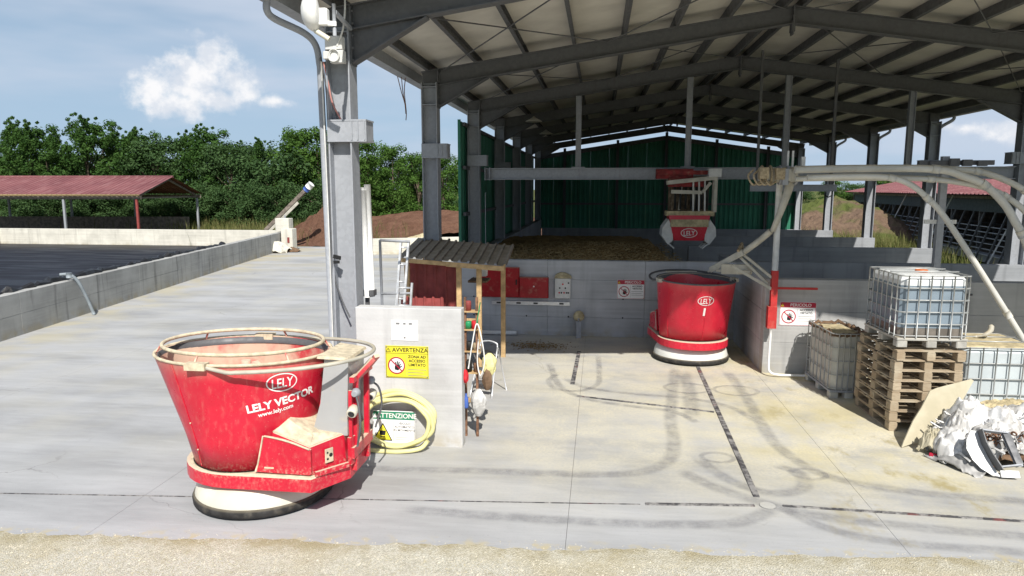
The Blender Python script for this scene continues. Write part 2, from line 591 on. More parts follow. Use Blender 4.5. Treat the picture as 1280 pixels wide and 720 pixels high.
class MB:
    def __init__(s):
        s.v, s.f, s.mi, s.sm = [], [], [], []

    def add(s, verts, faces, mi=0, smooth=False):
        o = len(s.v)
        s.v += [tuple(v) for v in verts]
        for f in faces:
            s.f.append(tuple(i + o for i in f))
            s.mi.append(mi)
            s.sm.append(smooth)
        return s

    def box(s, x0, x1, y0, y1, z0, z1, mi=0):
        return s.add([(x0, y0, z0), (x1, y0, z0), (x1, y1, z0), (x0, y1, z0), (x0, y0, z1), (x1, y0, z1), (x1, y1, z1), (x0, y1, z1)],
                     [(0, 3, 2, 1), (4, 5, 6, 7), (0, 1, 5, 4), (1, 2, 6, 5), (2, 3, 7, 6), (3, 0, 4, 7)], mi)

    def cbox(s, x0, x1, y0, y1, z0, z1, c=.01, mi=0):
        """box with chamfered upright edges and top rim"""
        def ring(a, z):
            return [(x0 + c + a, y0 + a, z), (x1 - c - a, y0 + a, z), (x1 - a, y0 + c + a, z), (x1 - a, y1 - c - a, z),
                    (x1 - c - a, y1 - a, z), (x0 + c + a, y1 - a, z), (x0 + a, y1 - c - a, z), (x0 + a, y0 + c + a, z)]
        vs_ = ring(0, z0) + ring(0, z1 - c) + ring(c * .7, z1)
        fs = [tuple(range(7, -1, -1)), tuple(range(16, 24))]
        for k in (0, 8):
            for i in range(8):
                j = (i + 1) % 8
                fs.append((k + i, k + j, k + 8 + j, k + 8 + i))
        return s.add(vs_, fs, mi)

    def beam(s, p0, p1, w, h, up=(0, 0, 1), mi=0):
        p0, p1 = Vector(p0), Vector(p1)
        d = (p1 - p0).normalized()
        u = Vector(up)
        if abs(d.dot(u)) > .98:
            u = Vector((0, 1, 0))
        a = d.cross(u).normalized() * w / 2
        b = a.cross(d).normalized() * h / 2
        vs_ = []
        for p in (p0, p1):
            vs_ += [p - a - b, p + a - b, p + a + b, p - a + b]
        return s.add(vs_, [(0, 3, 2, 1), (4, 5, 6, 7), (0, 1, 5, 4), (1, 2, 6, 5), (2, 3, 7, 6), (3, 0, 4, 7)], mi)

    def ibeam(s, p0, p1, w, h, up, tf=.018, tw=.012, mi=0):
        p0, p1 = Vector(p0), Vector(p1)
        d = (p1 - p0).normalized()
        a = d.cross(Vector(up)).normalized()
        b = a.cross(d).normalized()
        prof = [(-w / 2, -h / 2), (w / 2, -h / 2), (w / 2, -h / 2 + tf), (tw / 2, -h / 2 + tf), (tw / 2, h / 2 - tf), (w / 2, h / 2 - tf),
                (w / 2, h / 2), (-w / 2, h / 2), (-w / 2, h / 2 - tf), (-tw / 2, h / 2 - tf), (-tw / 2, -h / 2 + tf), (-w / 2, -h / 2 + tf)]
        vs_ = [p + a * x + b * y for p in (p0, p1) for x, y in prof]
        fs = [(0, 11, 10, 3, 2, 1), (3, 10, 9, 4), (4, 9, 8, 7, 6, 5), (12, 13, 14, 15, 22, 23), (15, 16, 21, 22), (16, 17, 18, 19, 20, 21)]
        for i in range(12):
            j = (i + 1) % 12
            fs.append((i, j, 12 + j, 12 + i))
        return s.add(vs_, fs, mi)

    def tube(s, pts, r, n=8, closed=False, caps=True, mi=0, smooth=True):
        pts = [Vector(p) for p in pts]
        m = len(pts)
        rs = r if isinstance(r, (list, tuple)) else [r] * m
        vs_ = []
        prev = None
        for i, p in enumerate(pts):
            if closed:
                t = pts[(i + 1) % m] - pts[i - 1]
            else:
                t = pts[min(i + 1, m - 1)] - pts[max(i - 1, 0)]
            t.normalize()
            if prev is None:
                u = Vector((0, 0, 1)) if abs(t.z) < .9 else Vector((1, 0, 0))
                a = t.cross(u).normalized()
            else:
                a = (prev - t * prev.dot(t)).normalized()
            prev = a
            b = t.cross(a)
            for k in range(n):
                q = 2 * math.pi * k / n
                vs_.append(p + (a * math.cos(q) + b * math.sin(q)) * rs[i])
        fs = []
        for i in range(m if closed else m - 1):
            i2 = (i + 1) % m
            for k in range(n):
                k2 = (k + 1) % n
                fs.append((i * n + k, i2 * n + k, i2 * n + k2, i * n + k2))
        s.add(vs_, [tuple(reversed(f)) for f in fs], mi, smooth)
        if caps and not closed:
            o = len(s.v) - len(vs_)
            s.f.append(tuple(o + k for k in range(n)))
            s.f.append(tuple(o + (m - 1) * n + k for k in range(n - 1, -1, -1)))
            s.mi += [mi, mi]
            s.sm += [False, False]
        return s

    def loft(s, rings, cap0=True, cap1=True, mi=0, smooth=False):
        n = len(rings[0])
        vs_ = [v for r in rings for v in r]
        fs = []
        for i in range(len(rings) - 1):
            for k in range(n):
                k2 = (k + 1) % n
                fs.append((i * n + k, i * n + k2, (i + 1) * n + k2, (i + 1) * n + k))
        s.add(vs_, fs, mi, smooth)
        o = len(s.v) - len(vs_)
        if cap0:
            s.f.append(tuple(o + k for k in range(n - 1, -1, -1)))
            s.mi.append(mi)
            s.sm.append(False)
        if cap1:
            s.f.append(tuple(o + (len(rings) - 1) * n + k for k in range(n)))
            s.mi.append(mi)
            s.sm.append(False)
        return s

    def lathe(s, prof, n=24, c=(0, 0, 0), mi=0, smooth=True, cap0=True, cap1=True, axis='z'):
        rings = []
        for r, z in prof:
            ring = []
            for k in range(n):
                q = 2 * math.pi * k / n
                x, y = r * math.cos(q), r * math.sin(q)
                p = (x, y, z) if axis == 'z' else ((x, -z, y) if axis == 'y' else (z, x, y))
                ring.append((p[0] + c[0], p[1] + c[1], p[2] + c[2]))
            rings.append(ring)
        return s.loft(rings, cap0, cap1, mi, smooth)

    def prism(s, poly, z0, z1, mi=0):
        """poly in xy, counter-clockwise"""
        return s.loft([[(x, y, z0) for x, y in poly], [(x, y, z1) for x, y in poly]], mi=mi)

    def xf(s, mat, start=0):
        for i in range(start, len(s.v)):
            s.v[i] = tuple(mat @ Vector(s.v[i]))
        return s

    def mesh(s, name, mats):
        me = bpy.data.meshes.new(name)
        me.from_pydata(s.v, [], s.f)
        for m in (mats if isinstance(mats, (list, tuple)) else [mats]):
            me.materials.append(m)
        me.polygons.foreach_set('material_index', s.mi)
        me.polygons.foreach_set('use_smooth', s.sm)
        me.update()
        return me

    def build(s, name, mats, parent=None, loc=None, rot=None):
        return put(name, s.mesh(name, mats), parent, loc, rot)


def put(name, me, parent=None, loc=None, rot=None):
    o = bpy.data.objects.new(name, me)
    C.objects.link(o)
    if parent:
        o.parent = parent
    if loc is not None:
        o.location = loc
    if rot is not None:
        o.rotation_euler = rot
    return o


def tag(o, label, cat=None, group=None, kind=None):
    o['label'] = label
    if cat:
        o['category'] = cat
    if group:
        o['group'] = group
    if kind:
        o['kind'] = kind
    return o


def thing(name, label, cat, loc=(0, 0, 0), rz=0., group=None, kind=None):
    o = bpy.data.objects.new(name, None)
    C.objects.link(o)
    o.location = loc
    o.rotation_euler = (0, 0, rz)
    return tag(o, label, cat, group, kind)


def copy_tree(o, parent=None):
    c = o.copy()
    C.objects.link(c)
    c.parent = parent
    for ch in o.children:
        copy_tree(ch, c)
    return c


def smooth_path(pts, k=6):
    """Catmull-Rom through pts"""
    pts = [Vector(p) for p in pts]
    P = [pts[0] * 2 - pts[1]] + pts + [pts[-1] * 2 - pts[-2]]
    out = []
    for i in range(1, len(P) - 2):
        for j in range(k):
            t = j / k
            a, b, c, d = P[i - 1], P[i], P[i + 1], P[i + 2]
            out.append(.5 * ((2 * b) + (c - a) * t + (2 * a - 5 * b + 4 * c - d) * t * t + (3 * b - a - 3 * c + d) * t ** 3))
    out.append(pts[-1])
    return out


def arc(cx, cy, r, a0, a1, n, rx=None):
    return [(cx + (rx or r) * math.cos(R(a0 + (a1 - a0) * i / n)), cy + r * math.sin(R(a0 + (a1 - a0) * i / n))) for i in range(n + 1)]


_txt = {}


def text_mesh(body, size, extrude=.0, bold=.0, align='CENTER', shear=0.):
    """letters as verts+faces in the xy plane"""
    key = (body, size, extrude, bold, align, shear)
    if key not in _txt:
        cu = bpy.data.curves.new('lettering', 'FONT')
        cu.body = body
        cu.size = size
        cu.extrude = extrude
        cu.offset = bold
        cu.align_x = align
        cu.align_y = 'CENTER'
        cu.shear = shear
        cu.resolution_u = 3
        ob = bpy.data.objects.new('lettering', cu)
        C.objects.link(ob)
        dg = bpy.context.evaluated_depsgraph_get()
        me = bpy.data.meshes.new_from_object(ob.evaluated_get(dg))
        vs_ = [tuple(v.co) for v in me.vertices]
        fs = [tuple(p.vertices) for p in me.polygons]
        bpy.data.objects.remove(ob)
        bpy.data.curves.remove(cu)
        bpy.data.meshes.remove(me)
        _txt[key] = (vs_, fs)
    return _txt[key]


def upright(x, z, y=0.):
    """matrix laying xy artwork on a vertical sheet that faces -Y"""
    return Matrix(((1, 0, 0, x), (0, 0, -1, y), (0, 1, 0, z), (0, 0, 0, 1)))


ORD = ['first', 'second', 'third', 'fourth', 'fifth', 'sixth', 'seventh', 'eighth', 'ninth', 'tenth', 'eleventh', 'twelfth', 'thirteenth',
       'fourteenth', 'fifteenth', 'sixteenth', 'seventeenth', 'eighteenth', 'nineteenth', 'twentieth']

# ------------------------------------------------------------------ ground


def front_edge(x):
    return 6.2 + .07 * x


g = MB()
n_ = 40
for i in range(n_ + 1):
    for j in range(n_ + 1):
        u, v = (i / n_) * 2 - 1, (j / n_) * 2 - 1
        g.v.append((2500 * u * abs(u), 2500 * v * abs(v) + 20, -.06))
for i in range(n_):
    for j in range(n_):
        a = i * (n_ + 1) + j
        g.f.append((a, a + n_ + 1, a + n_ + 2, a + 1))
        g.mi.append(0)
        g.sm.append(False)
o = g.build('terrain', M['terrain'])
tag(o, 'brown and green field ground stretching to the horizon', kind='structure')

# gravel strip in front of the yard, with loose pebbles on it
g = MB()
g.add([(-60, -20, -.008), (40, -20, -.008), (40, front_edge(40), -.008), (-60, front_edge(-60), -.008)], [(0, 1, 2, 3)])
o = g.build('gravel_strip', M['gravel'])
tag(o, 'pale yellow gravel strip along the front of the concrete yard', kind='structure')
g = MB()
rnd = random.Random(3)
for i in range(26000):
    x = rnd.uniform(-7.2, 5.4)
    d = rnd.random() ** 1.3 * 1.7 if i > 700 else -abs(rnd.gauss(0, .07)) - .012
    y = front_edge(x) - .01 - d
    zb = .006 if d < 0 else 0
    r = rnd.uniform(.004, .0085) * (1.9 if rnd.random() < .04 else 1)
    a = rnd.uniform(0, 6.28)
    h = r * rnd.uniform(.5, .9)
    p = []
    for k in range(4):
        rr = r * rnd.uniform(.75, 1.2)
        p.append((x + rr * math.cos(a + k * 1.571), y + rr * math.sin(a + k * 1.571), -.006 + zb))
    p.append((x + r * .2, y, -.006 + h + zb))
    g.add(p, [(0, 1, 4), (1, 2, 4), (2, 3, 4), (3, 0, 4)])
o = g.build('gravel', M['pebble'])
tag(o, 'loose pale pebbles scattered over the gravel strip', kind='stuff')

g = MB()
nx = 420
for i in range(nx + 1):
    x = -14 + 24 * i / nx
    e = .05 + .10 * noise.noise((x * 1.1, 0, 0)) + .06 * noise.noise((x * 5, 3, 0)) + .035 * noise.noise((x * 17, 3, 7))
    g.v += [(x, front_edge(x) - .22, -.0075), (x, front_edge(x) - .01, .0016), (x, front_edge(x) + .004 + max(.004, e), .0016)]
for i in range(nx):
    a = 3 * i
    g.f += [(a, a + 3, a + 4, a + 1), (a + 1, a + 4, a + 5, a + 2)]
g.mi = [0] * len(g.f)
g.sm = [False] * len(g.f)
o = g.build('gravel_spill', M['gravel'])
tag(o, 'ragged film of gravel dust swept onto the front edge of the yard', kind='structure')

# concrete yard: slabs with open joints over a dark bed
yard = thing('concrete_yard', 'pale brushed concrete yard of large slabs with dark wheel marks', None, kind='structure')
xs = [-36, -27, -20.5, -14.5, -9.7, -5.0, -.27, 2.95, 6.6, 10.6]
ys = [None, 9.35, 14.0, 20.0, 26.5, 33, 39.5]
bed = MB().add([(-36, front_edge(-36), -.030), (10.6, front_edge(10.6), -.030), (10.6, 39.5, -.030), (-36, 39.5, -.030)], [(0, 1, 2, 3)])
bed.build('joint_bed', M['joint'], yard)
gp = .004
for i in range(len(xs) - 1):
    for j in range(len(ys) - 1):
        x0, x1 = xs[i] + gp / 2, xs[i + 1] - gp / 2
        ya, yb = (front_edge(x0), front_edge(x1)) if j == 0 else (ys[j] + gp / 2,) * 2
        y1 = ys[j + 1] - gp / 2
        if j == 0 and ya > y1 - .4:
            continue
        if x1 < -19 and j < 5:
            continue
        MB().prism([(x0, ya), (x1, yb), (x1, y1), (x0, y1)], -.12, 0).build('concrete_slab', M['yard'], yard)


def ribbon(pts, w, z, mat, name, parent, closed=False):
    m = MB()
    pts = [Vector((p[0], p[1], 0)) for p in pts]
    n = len(pts)
    for i, p in enumerate(pts):
        if closed:
            t = pts[(i + 1) % n] - pts[i - 1]
        else:
            t = pts[min(i + 1, n - 1)] - pts[max(i - 1, 0)]
        t.normalize()
        s = Vector((-t.y, t.x, 0)) * w / 2
        m.v += [(p.x - s.x, p.y - s.y, z), (p.x + s.x, p.y + s.y, z)]
    for i in range(n if closed else n - 1):
        a, b = 2 * i, 2 * ((i + 1) % n)
        m.f.append((a, b, b + 1, a + 1))
        m.mi.append(0)
        m.sm.append(False)
    o = m.build(name, mat, parent)
    uv = o.data.uv_layers.new(name='UVMap')
    for k, lp in enumerate(o.data.loops):
        v = lp.vertex_index
        e = .5 if closed else min(1, min(v // 2, n - 1 - v // 2) / 5)
        uv.data[k].uv = (v % 2, e)
    return o


# wheel marks (rubber deposited by the robots)
def sp(*p):
    return smooth_path([(a, b, 0) for a, b in p], 8)


marks = [
    (sp((1.50, 13.4), (1.30, 11.8), (1.10, 10.2), (1.05, 9.2), (.85, 8.45), (.2, 8.05), (-1.5, 7.95), (-4.4, 7.75)), .17),
    (sp((2.42, 13.3), (2.45, 11.6), (2.40, 10.2), (2.42, 9.2), (2.7, 8.4), (3.3, 8.05), (4.4, 7.9), (7, 7.85)), .17),
    (sp((1.62, 13.2), (1.55, 11.5), (1.42, 10.2)), .22),
    (sp((-.95, 13.4), (-.80, 12.6), (-.72, 12.1), (-.5, 11.45), (-.05, 11.0), (.6, 10.75), (1.2, 10.55), (1.5, 10.05)), .12),
    (sp((-.6, 12.3), (-.2, 11.75), (.6, 11.45), (1.5, 11.3), (2.1, 10.9), (2.35, 10.2)), .12),
    (sp((.02, 14.2), (.05, 12.6), (.0, 11.9), (-.3, 11.5), (-.7, 11.6), (-.85, 12.1), (-.7, 12.6)), .10),
    (sp((1.25, 8.8), (1.55, 8.1), (1.95, 7.75), (2.35, 7.9), (2.45, 8.35), (2.2, 8.6)), .16),
    (sp((1.0, 8.3), (1.35, 7.85), (1.8, 7.5), (2.3, 7.25), (3.2, 7.1), (4.6, 7.0)), .18),
    (sp((1.95, 7.4), (1.5, 7.0), (.8, 6.85), (-.6, 6.8), (-2.2, 6.85)), .17),
    (sp((2.0, 7.4), (2.3, 7.0), (2.9, 6.75), (4.3, 6.7)), .15),
]
for k, (pts, w) in enumerate(marks):
    ribbon(pts, w * 1.55, .0030 + .0006 * k, M['tyre'], 'tyre_mark', yard)
for k, (cx, cy, r) in enumerate([(1.55, 11.9, .38), (2.35, 11.85, .36), (1.55, 8.75, .20), (2.55, 8.35, .2)]):
    ribbon([(cx + r * math.cos(q * .2618), cy + r * .8 * math.sin(q * .2618)) for q in range(24)], .10, .0092 + .0006 * k, M['tyre'], 'tyre_mark', yard, True)
for k, (x0, x1, y0, y1) in enumerate([(-1.05, -.55, 12.9, 14.55), (-.15, .08, 12.6, 14.5)]):
    ribbon([((x0 + x1) / 2, y0), ((x0 + x1) / 2 + .06, y1)], x1 - x0, .0118 + .0005 * k, M['tyre'], 'tyre_mark', yard)
# steel guide strips let into the floor, each in pieces
def strip(p0, p1, w, n, z=.013):
    p0, p1 = Vector((*p0, 0)), Vector((*p1, 0))
    for k in range(n):
        a, b = p0.lerp(p1, k / n + .0008), p0.lerp(p1, (k + 1) / n - .0008)
        m = MB()
        m.beam((a.x, a.y, z / 2 + .001), (b.x, b.y, z / 2 + .001), w, z)
        m.build('guide_strip', M['strip'], yard)


strip((1.79, 7.62), (1.93, 13.4), .066, 8)
strip((-.42, 11.9), (-.38, 14.4), .075, 3)
strip((2.02, 7.43), (7.0, 7.30), .034, 5)
strip((.55, 7.29), (1.72, 7.40), .04, 2)
strip((-7.4, 6.60), (.5, 7.28), .014, 8, .006)
strip((-.32, 11.2), (1.80, 10.62), .045, 3)
m = MB()
m.lathe([(.085, .0055), (.08, .009)], 20, (1.86, 7.42, 0))
m.build('floor_transponder', M['yard'], yard)

# ------------------------------------------------------------------ concrete walls


def wall_panels(name, label, p0, p1, th, z0, z1, rows, cols, mat, holes=False, gap=.004, cat='wall'):
    """wall from p0 to p1 (its face line), thickness to the left of the direction, built from shutter-board panels"""
    p0, p1 = Vector((*p0, 0)), Vector((*p1, 0))
    L = (p1 - p0).length
    d = (p1 - p0).normalized()
    t = thing(name, label, cat, p0, math.atan2(d.y, d.x), kind='thing')
    core = MB().box(.004, L - .004, .02, th - .02, z0 + .002, z1 - .012)
    core.build('wall_core', mat, t)
    rz = [z0 + (z1 - z0) * k / rows for k in range(rows + 1)]
    cx = [L * k / cols for k in range(cols + 1)]
    for i in range(cols):
        for j in range(rows):
            g0, g1 = (0 if i == 0 else gap / 2), (0 if i == cols - 1 else gap / 2)
            q = random.uniform(0, .003)
            MB().cbox(cx[i] + g0, cx[i + 1] - g1, -q, th + q, rz[j] + (0 if j == 0 else gap / 2), rz[j + 1] - (0 if j == rows - 1 else gap / 2), .008).build('panel', mat, t)
    if holes:
        for i in range(cols):
            for j in range(1, rows):
                for fx in (.22, .78):
                    h = MB()
                    h.lathe([(.018, 0), (.018, .012)], 10, axis='y')
                    h.build('tie_hole', M['gap'], t, (cx[i] + (cx[i + 1] - cx[i]) * fx, .004, rz[j] + .01))
    return t


# pit behind the second robot
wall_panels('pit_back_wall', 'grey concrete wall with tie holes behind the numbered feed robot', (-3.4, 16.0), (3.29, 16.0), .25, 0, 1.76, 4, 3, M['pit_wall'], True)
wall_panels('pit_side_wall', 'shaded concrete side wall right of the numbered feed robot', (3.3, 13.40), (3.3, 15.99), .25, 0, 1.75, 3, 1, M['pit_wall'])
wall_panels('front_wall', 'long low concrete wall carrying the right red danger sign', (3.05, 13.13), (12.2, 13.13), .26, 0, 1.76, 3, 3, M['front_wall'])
for k, y in enumerate((18.35, 23.2, 28.0, 32.85)):
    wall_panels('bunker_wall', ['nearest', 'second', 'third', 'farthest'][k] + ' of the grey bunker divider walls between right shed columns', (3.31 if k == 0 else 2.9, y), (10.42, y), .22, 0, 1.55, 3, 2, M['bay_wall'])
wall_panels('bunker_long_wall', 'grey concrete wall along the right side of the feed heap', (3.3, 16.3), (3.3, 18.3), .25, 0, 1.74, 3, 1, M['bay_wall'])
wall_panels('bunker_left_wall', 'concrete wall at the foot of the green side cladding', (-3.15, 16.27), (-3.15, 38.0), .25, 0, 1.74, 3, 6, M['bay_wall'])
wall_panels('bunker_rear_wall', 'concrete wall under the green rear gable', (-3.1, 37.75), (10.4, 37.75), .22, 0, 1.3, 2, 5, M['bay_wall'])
sw = wall_panels('notice_wall', 'short free standing concrete wall carrying the yellow warning sign', (-3.17, 8.70), (-1.75, 8.70), .2, 0, 1.86, 1, 1, M['wall'])

# slurry tank
tw = wall_panels('tank_side_wall', 'weathered grey slurry tank wall running along the left of the yard', (-10.2, -3.0), (-17.75, 37.9), .28, 0, 1.0, 2, 14, M['tank_wall'])
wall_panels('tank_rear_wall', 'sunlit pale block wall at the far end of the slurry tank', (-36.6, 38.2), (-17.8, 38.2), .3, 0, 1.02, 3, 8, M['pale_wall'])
wall_panels('tank_return_wall', 'short grey return wall at the far left of the slurry tank', (-35.2, 32.0), (-36.2, 38.15), .3, 0, 1.0, 2, 2, M['tank_wall'])
m = MB()
m.add([(-60, -12, .1), (-8.8, -12, .1), (-18.0, 38.15, .1), (-60, 38.15, .1)], [(0, 1, 2, 3)])
o = m.build('slurry', M['slurry'])
tag(o, 'dark crusted slurry surface filling the open tank', kind='structure')


def tank_x(y):
    return -10.2 - 7.55 * (y + 3) / 40.9


m = MB()
rnd = random.Random(5)
pts, rs = [], []
for k in range(90):
    y = 8 + k * .235
    pts.append((tank_x(y) - .30 + rnd.uniform(-.06, .06), y + rnd.uniform(-.08, .08), .99 + rnd.uniform(-.05, .07)))
    rs.append(rnd.uniform(.035, .13))
m.tube(pts, rs, 7, smooth=False)
o = m.build('liner_roll', M['liner'])
tag(o, 'rumpled black liner foil lying along the tank wall top', 'liner')
# grey pipe hanging over the wall
m = MB()
yb = 17.1
m.tube(smooth_path([(tank_x(yb - .35) - .25, yb - .5, 1.16), (tank_x(yb) + .03, yb - .42, 1.15), (tank_x(yb) + .16, yb - .3, .95), (tank_x(yb) + .22, yb - .12, .5), (tank_x(yb) + .3, yb, .02)], 5), .042, 9)
t = thing('drain_pipe', 'bent grey plastic pipe hanging over the slurry tank wall', 'pipe')
m.build('pipe', M['grey_pvc'], t)
m = MB().tube([(tank_x(yb) + .02, yb - .43, 1.07), (tank_x(yb) + .02, yb - .43, 1.2)], .075, 9)
m.build('collar', M['grey_pvc'], t)

# ------------------------------------------------------------------ the open shed
XL, XR, XM = -3.34, 10.2, 3.43
FY = [8.95 + 4.82 * i for i in range(7)]
SL = .147


def rz_(x):
    """height of the top of the rafters"""
    return 6.68 - SL * abs(x - XM)


shed = thing('open_shed', 'large open steel shed with pale pitched roof and green cladding at the back', 'shed')


def column_mesh():
    m = MB()
    m.ibeam((0, 0, .02), (0, 0, 5.45), .28, .31, (1, 0, 0), .018, .012)
    return m.mesh('column', M['galv'])


def baseplate_mesh():
    m = MB().box(-.24, .24, -.2, .2, 0, .022)
    for sx in (-1, 1):
        for sy in (-1, 1):
            m.lathe([(.018, .022), (.018, .05)], 8, (.19 * sx, .15 * sy, 0))
    return m.mesh('base_plate', M['galv'])


def corbel_mesh(sgn):
    """boxed crane bracket wrapped round the column: two flange plates, ribs and a web"""
    m = MB()
    a, b = (-.16, .36) if sgn > 0 else (-.36, .16)
    m.box(a, b, -.16, .16, 4.26, 4.28)
    m.box(a, b, -.16, .16, 4.0, 4.02)
    m.box(a, b, -.155, -.147, 4.02, 4.26)
    for x in (.17, .25, .34):
        m.box(x * sgn - .006, x * sgn + .006, -.172, .17, 4.022, 4.258)
    return m.mesh('crane_bracket', M['galv'])


cm, bm, cbm = column_mesh(), baseplate_mesh(), {1: corbel_mesh(1), -1: corbel_mesh(-1)}
for x in (XL, XR):
    for k, y in enumerate(FY):
        c = put('column', cm, shed, (x, y, 0))
        put('base_plate', bm, c)
        if not (x > 0 and k < 1):
            put('crane_bracket', cbm[1 if x < 0 else -1], c)


def rafter_mesh(s):
    m = MB()
    xa, xb = (XL - .14 if s < 0 else XR + .14), XM
    h = .31
    m.ibeam((xa, 0, rz_(xa) - h / 2), (xb, 0, rz_(xb) - h / 2), .17, h, (0, 0, 1), .016, .01)
    return m.mesh('rafter', M['galv_dark'])  # same steel as the columns, with under-roof shade put into the colour


def haunch_mesh(s):
    m = MB()
    x0 = XL + .155 if s < 0 else XR - .155
    x1 = x0 - s * 1.0
    za, zb, zc = rz_(x0) - .315, rz_(x1) - .315, rz_(x0) - .72
    tri = [(x0, za), (x1, zb), (x0, zc)]
    v = [(x, yy, z) for yy in (-.006, .006) for x, z in tri]
    m.add(v, [(0, 1, 2), (5, 4, 3), (0, 3, 4, 1), (1, 4, 5, 2), (2, 5, 3, 0)])
    m.beam((x1, 0, zb - .008), (x0, 0, zc - .008), .17, .016, (0, 0, 1))
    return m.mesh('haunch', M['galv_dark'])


def capplate_mesh():
    m = MB()
    m.box(-.012, .012, -.1, .1, -.5, .01)
    for sx in (-1, 1):
        m.box(sx * .012, sx * .03, -.09, .09, -.45, -.32)
    for z in (-.06, -.16, -.26, -.4):
        for y in (-.06, .06):
            m.lathe([(.016, -.034), (.016, .034)], 6, (0, y, z), axis='x')
    return m.mesh('ridge_plate', M['galv_dark'])


def knee_mesh(s):
    m = MB()
    x0 = XL + .157 if s < 0 else XR - .157
    zt, zb = rz_(x0) - .02, rz_(x0) - .74
    m.box(min(x0, x0 - s * .022), max(x0, x0 - s * .022), -.10, .10, zb, zt)
    for k in range(5):
        z = zb + .06 + (zt - zb - .12) * k / 4
        for y in (-.065, .065):
            m.lathe([(.017, -.032), (.017, .032)], 6, (x0 - s * .011, y, z), axis='x')
    return m.mesh('knee_plate', M['galv_dark'])


stf = MB()
for z in (5.02, 5.36):
    stf.box(-.135, .135, -.135, -.008, z, z + .014)
    stf.box(-.135, .135, .008, .135, z, z + .014)
stf = stf.mesh('web_stiffener', M['galv'])
for x in (XL, XR):
    for y in FY:
        put('web_stiffener', stf, shed, (x, y, 0))
rm, hm, kp = {s: rafter_mesh(s) for s in (-1, 1)}, {s: haunch_mesh(s) for s in (-1, 1)}, capplate_mesh()
kn = {s: knee_mesh(s) for s in (-1, 1)}
for y in FY:
    for s in (-1, 1):
        r = put('rafter', rm[s], shed, (0, y, 0))
        put('haunch', hm[s], r)
        put('knee_plate', kn[s], r)
    put('ridge_plate', kp, shed, (XM, y, 6.68))
# purlins
Y0, Y1 = 7.98, 38.35
pm = MB()
pm.box(-.032, .032, Y0 + .03, Y1 - .03, .004, .012)
pm.box(-.032, -.026, Y0 + .03, Y1 - .03, .012, .19)
pm.box(-.026, .032, Y0 + .03, Y1 - .03, .182, .19)
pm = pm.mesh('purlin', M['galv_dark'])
for s in (-1, 1):
    for k in range(8):
        d = .16 + k * .95
        x = XM + s * d
        put('purlin', pm, shed, (x, 0, rz_(x)), (0, s * math.atan(SL), 0))
# roof sheets, 1 m wide sandwich panels ridge to eave
rp = {}
for s in (-1, 1):
    m = MB()
    xe = -3.86 if s < 0 else 10.72
    za, zb = rz_(XM) + .2, rz_(xe) + .2
    w = Y1 - Y0
    n = 30
    pw = w / n
    v = [(XM, 0, za), (xe, 0, zb), (xe, pw - .004, zb), (XM, pw - .004, za)]
    v2 = [(a, b, c + .06) for a, b, c in v]
    f = [(0, 1, 2, 3), (7, 6, 5, 4), (0, 4, 5, 1), (1, 5, 6, 2), (2, 6, 7, 3), (3, 7, 4, 0)]
    if s > 0:
        f = [tuple(reversed(q)) for q in f]
    m.add(v + v2, f)
    for q in range(3):
        yy = pw * (q + .5) / 3
        m.beam((XM - .0, yy, za + .075), (xe, yy, zb + .075), .05, .035)
    rp[s] = m.mesh('roof_panel', M['roof_under'])
    for k in range(n):
        put('roof_panel', rp[s], shed, (0, Y0 + k * pw, 0))
m = MB()
m.beam((XM - .12, Y0 - .02, 6.96), (XM - .12, Y1, 6.96), .3, .02)
m.beam((XM + .12, Y0 - .02, 6.965), (XM + .12, Y1, 6.965), .3, .02)
m.build('ridge_cap', M['galv'], shed)
# verge trim on the front and back roof edges
for y in (Y0 - .02, Y1 + .02):
    for s, xe in ((-1, -3.9), (1, 10.76)):
        MB().beam((XM + s * .01, y, rz_(XM) + .27), (xe, y, rz_(xe) + .27), .025, .22).build('verge_trim', M['galv'], shed)
# bracing rods in the first two bays, crossing under the sheets
for ya, yb in ((FY[0], FY[1]), (FY[1], FY[2]), (FY[4], FY[5])):
    for x0, x1 in ((XL + .2, XL + 3.4), (XL + 3.4, XM - .1), (XM + .1, XM + 3.4), (XM + 3.4, XR - .2)):
        for p, q in ((ya, yb), (yb, ya)):
            m = MB().tube([(x0, p, rz_(x0) - .03 - (.03 if p > q else 0)), (x1, q, rz_(x1) - .03 - (.03 if p > q else 0))], .011, 6)
            m.build('bracing_rod', M['galv_dark'], shed)
# gutters
for s in (-1, 1):
    x = -3.95 if s < 0 else 10.80
    z = rz_(x) + .02
    m = MB()
    m.box(x - .1, x + .1, Y0 - .1, Y1, z, z + .012)
    m.box(x - .1, x - .09, Y0 - .1, Y1, z + .012, z + .2)
    m.box(x + .09, x + .1, Y0 - .1, Y1, z + .012, z + .2)
    m.box(x - .09, x + .09, Y0 - .1, Y0 - .09, z + .012, z + .2)
    m.build('gutter', M['galv'], shed)
# downpipes: front left with an elbow, others plain
zg = rz_(-3.95)
m = MB().tube(smooth_path([(-3.95, 8.2, zg + .02), (-3.96, 8.22, zg - .10), (-3.92, 8.34, zg - .17), (-3.70, 8.66, zg - .27), (-3.61, 8.80, zg - .40), (-3.59, 8.86, zg - .65)], 5)[:-1] + [(-3.59, 8.86, zg - .65), (-3.56, 8.9, .05)], .043, 10)
m.build('downpipe', M['galv'], shed)
for k in range(2, 6):
    zr = rz_(10.8)
    m = MB().tube(smooth_path([(10.8, FY[k] + .1, zr + .02), (10.76, FY[k] + .1, zr - .1), (10.45, FY[k] + .16, zr - .32), (10.42, FY[k] + .2, zr - .6)], 4) + [(10.42, FY[k] + .2, .05)], .05, 8)
    m.build('downpipe', M['galv'], shed)
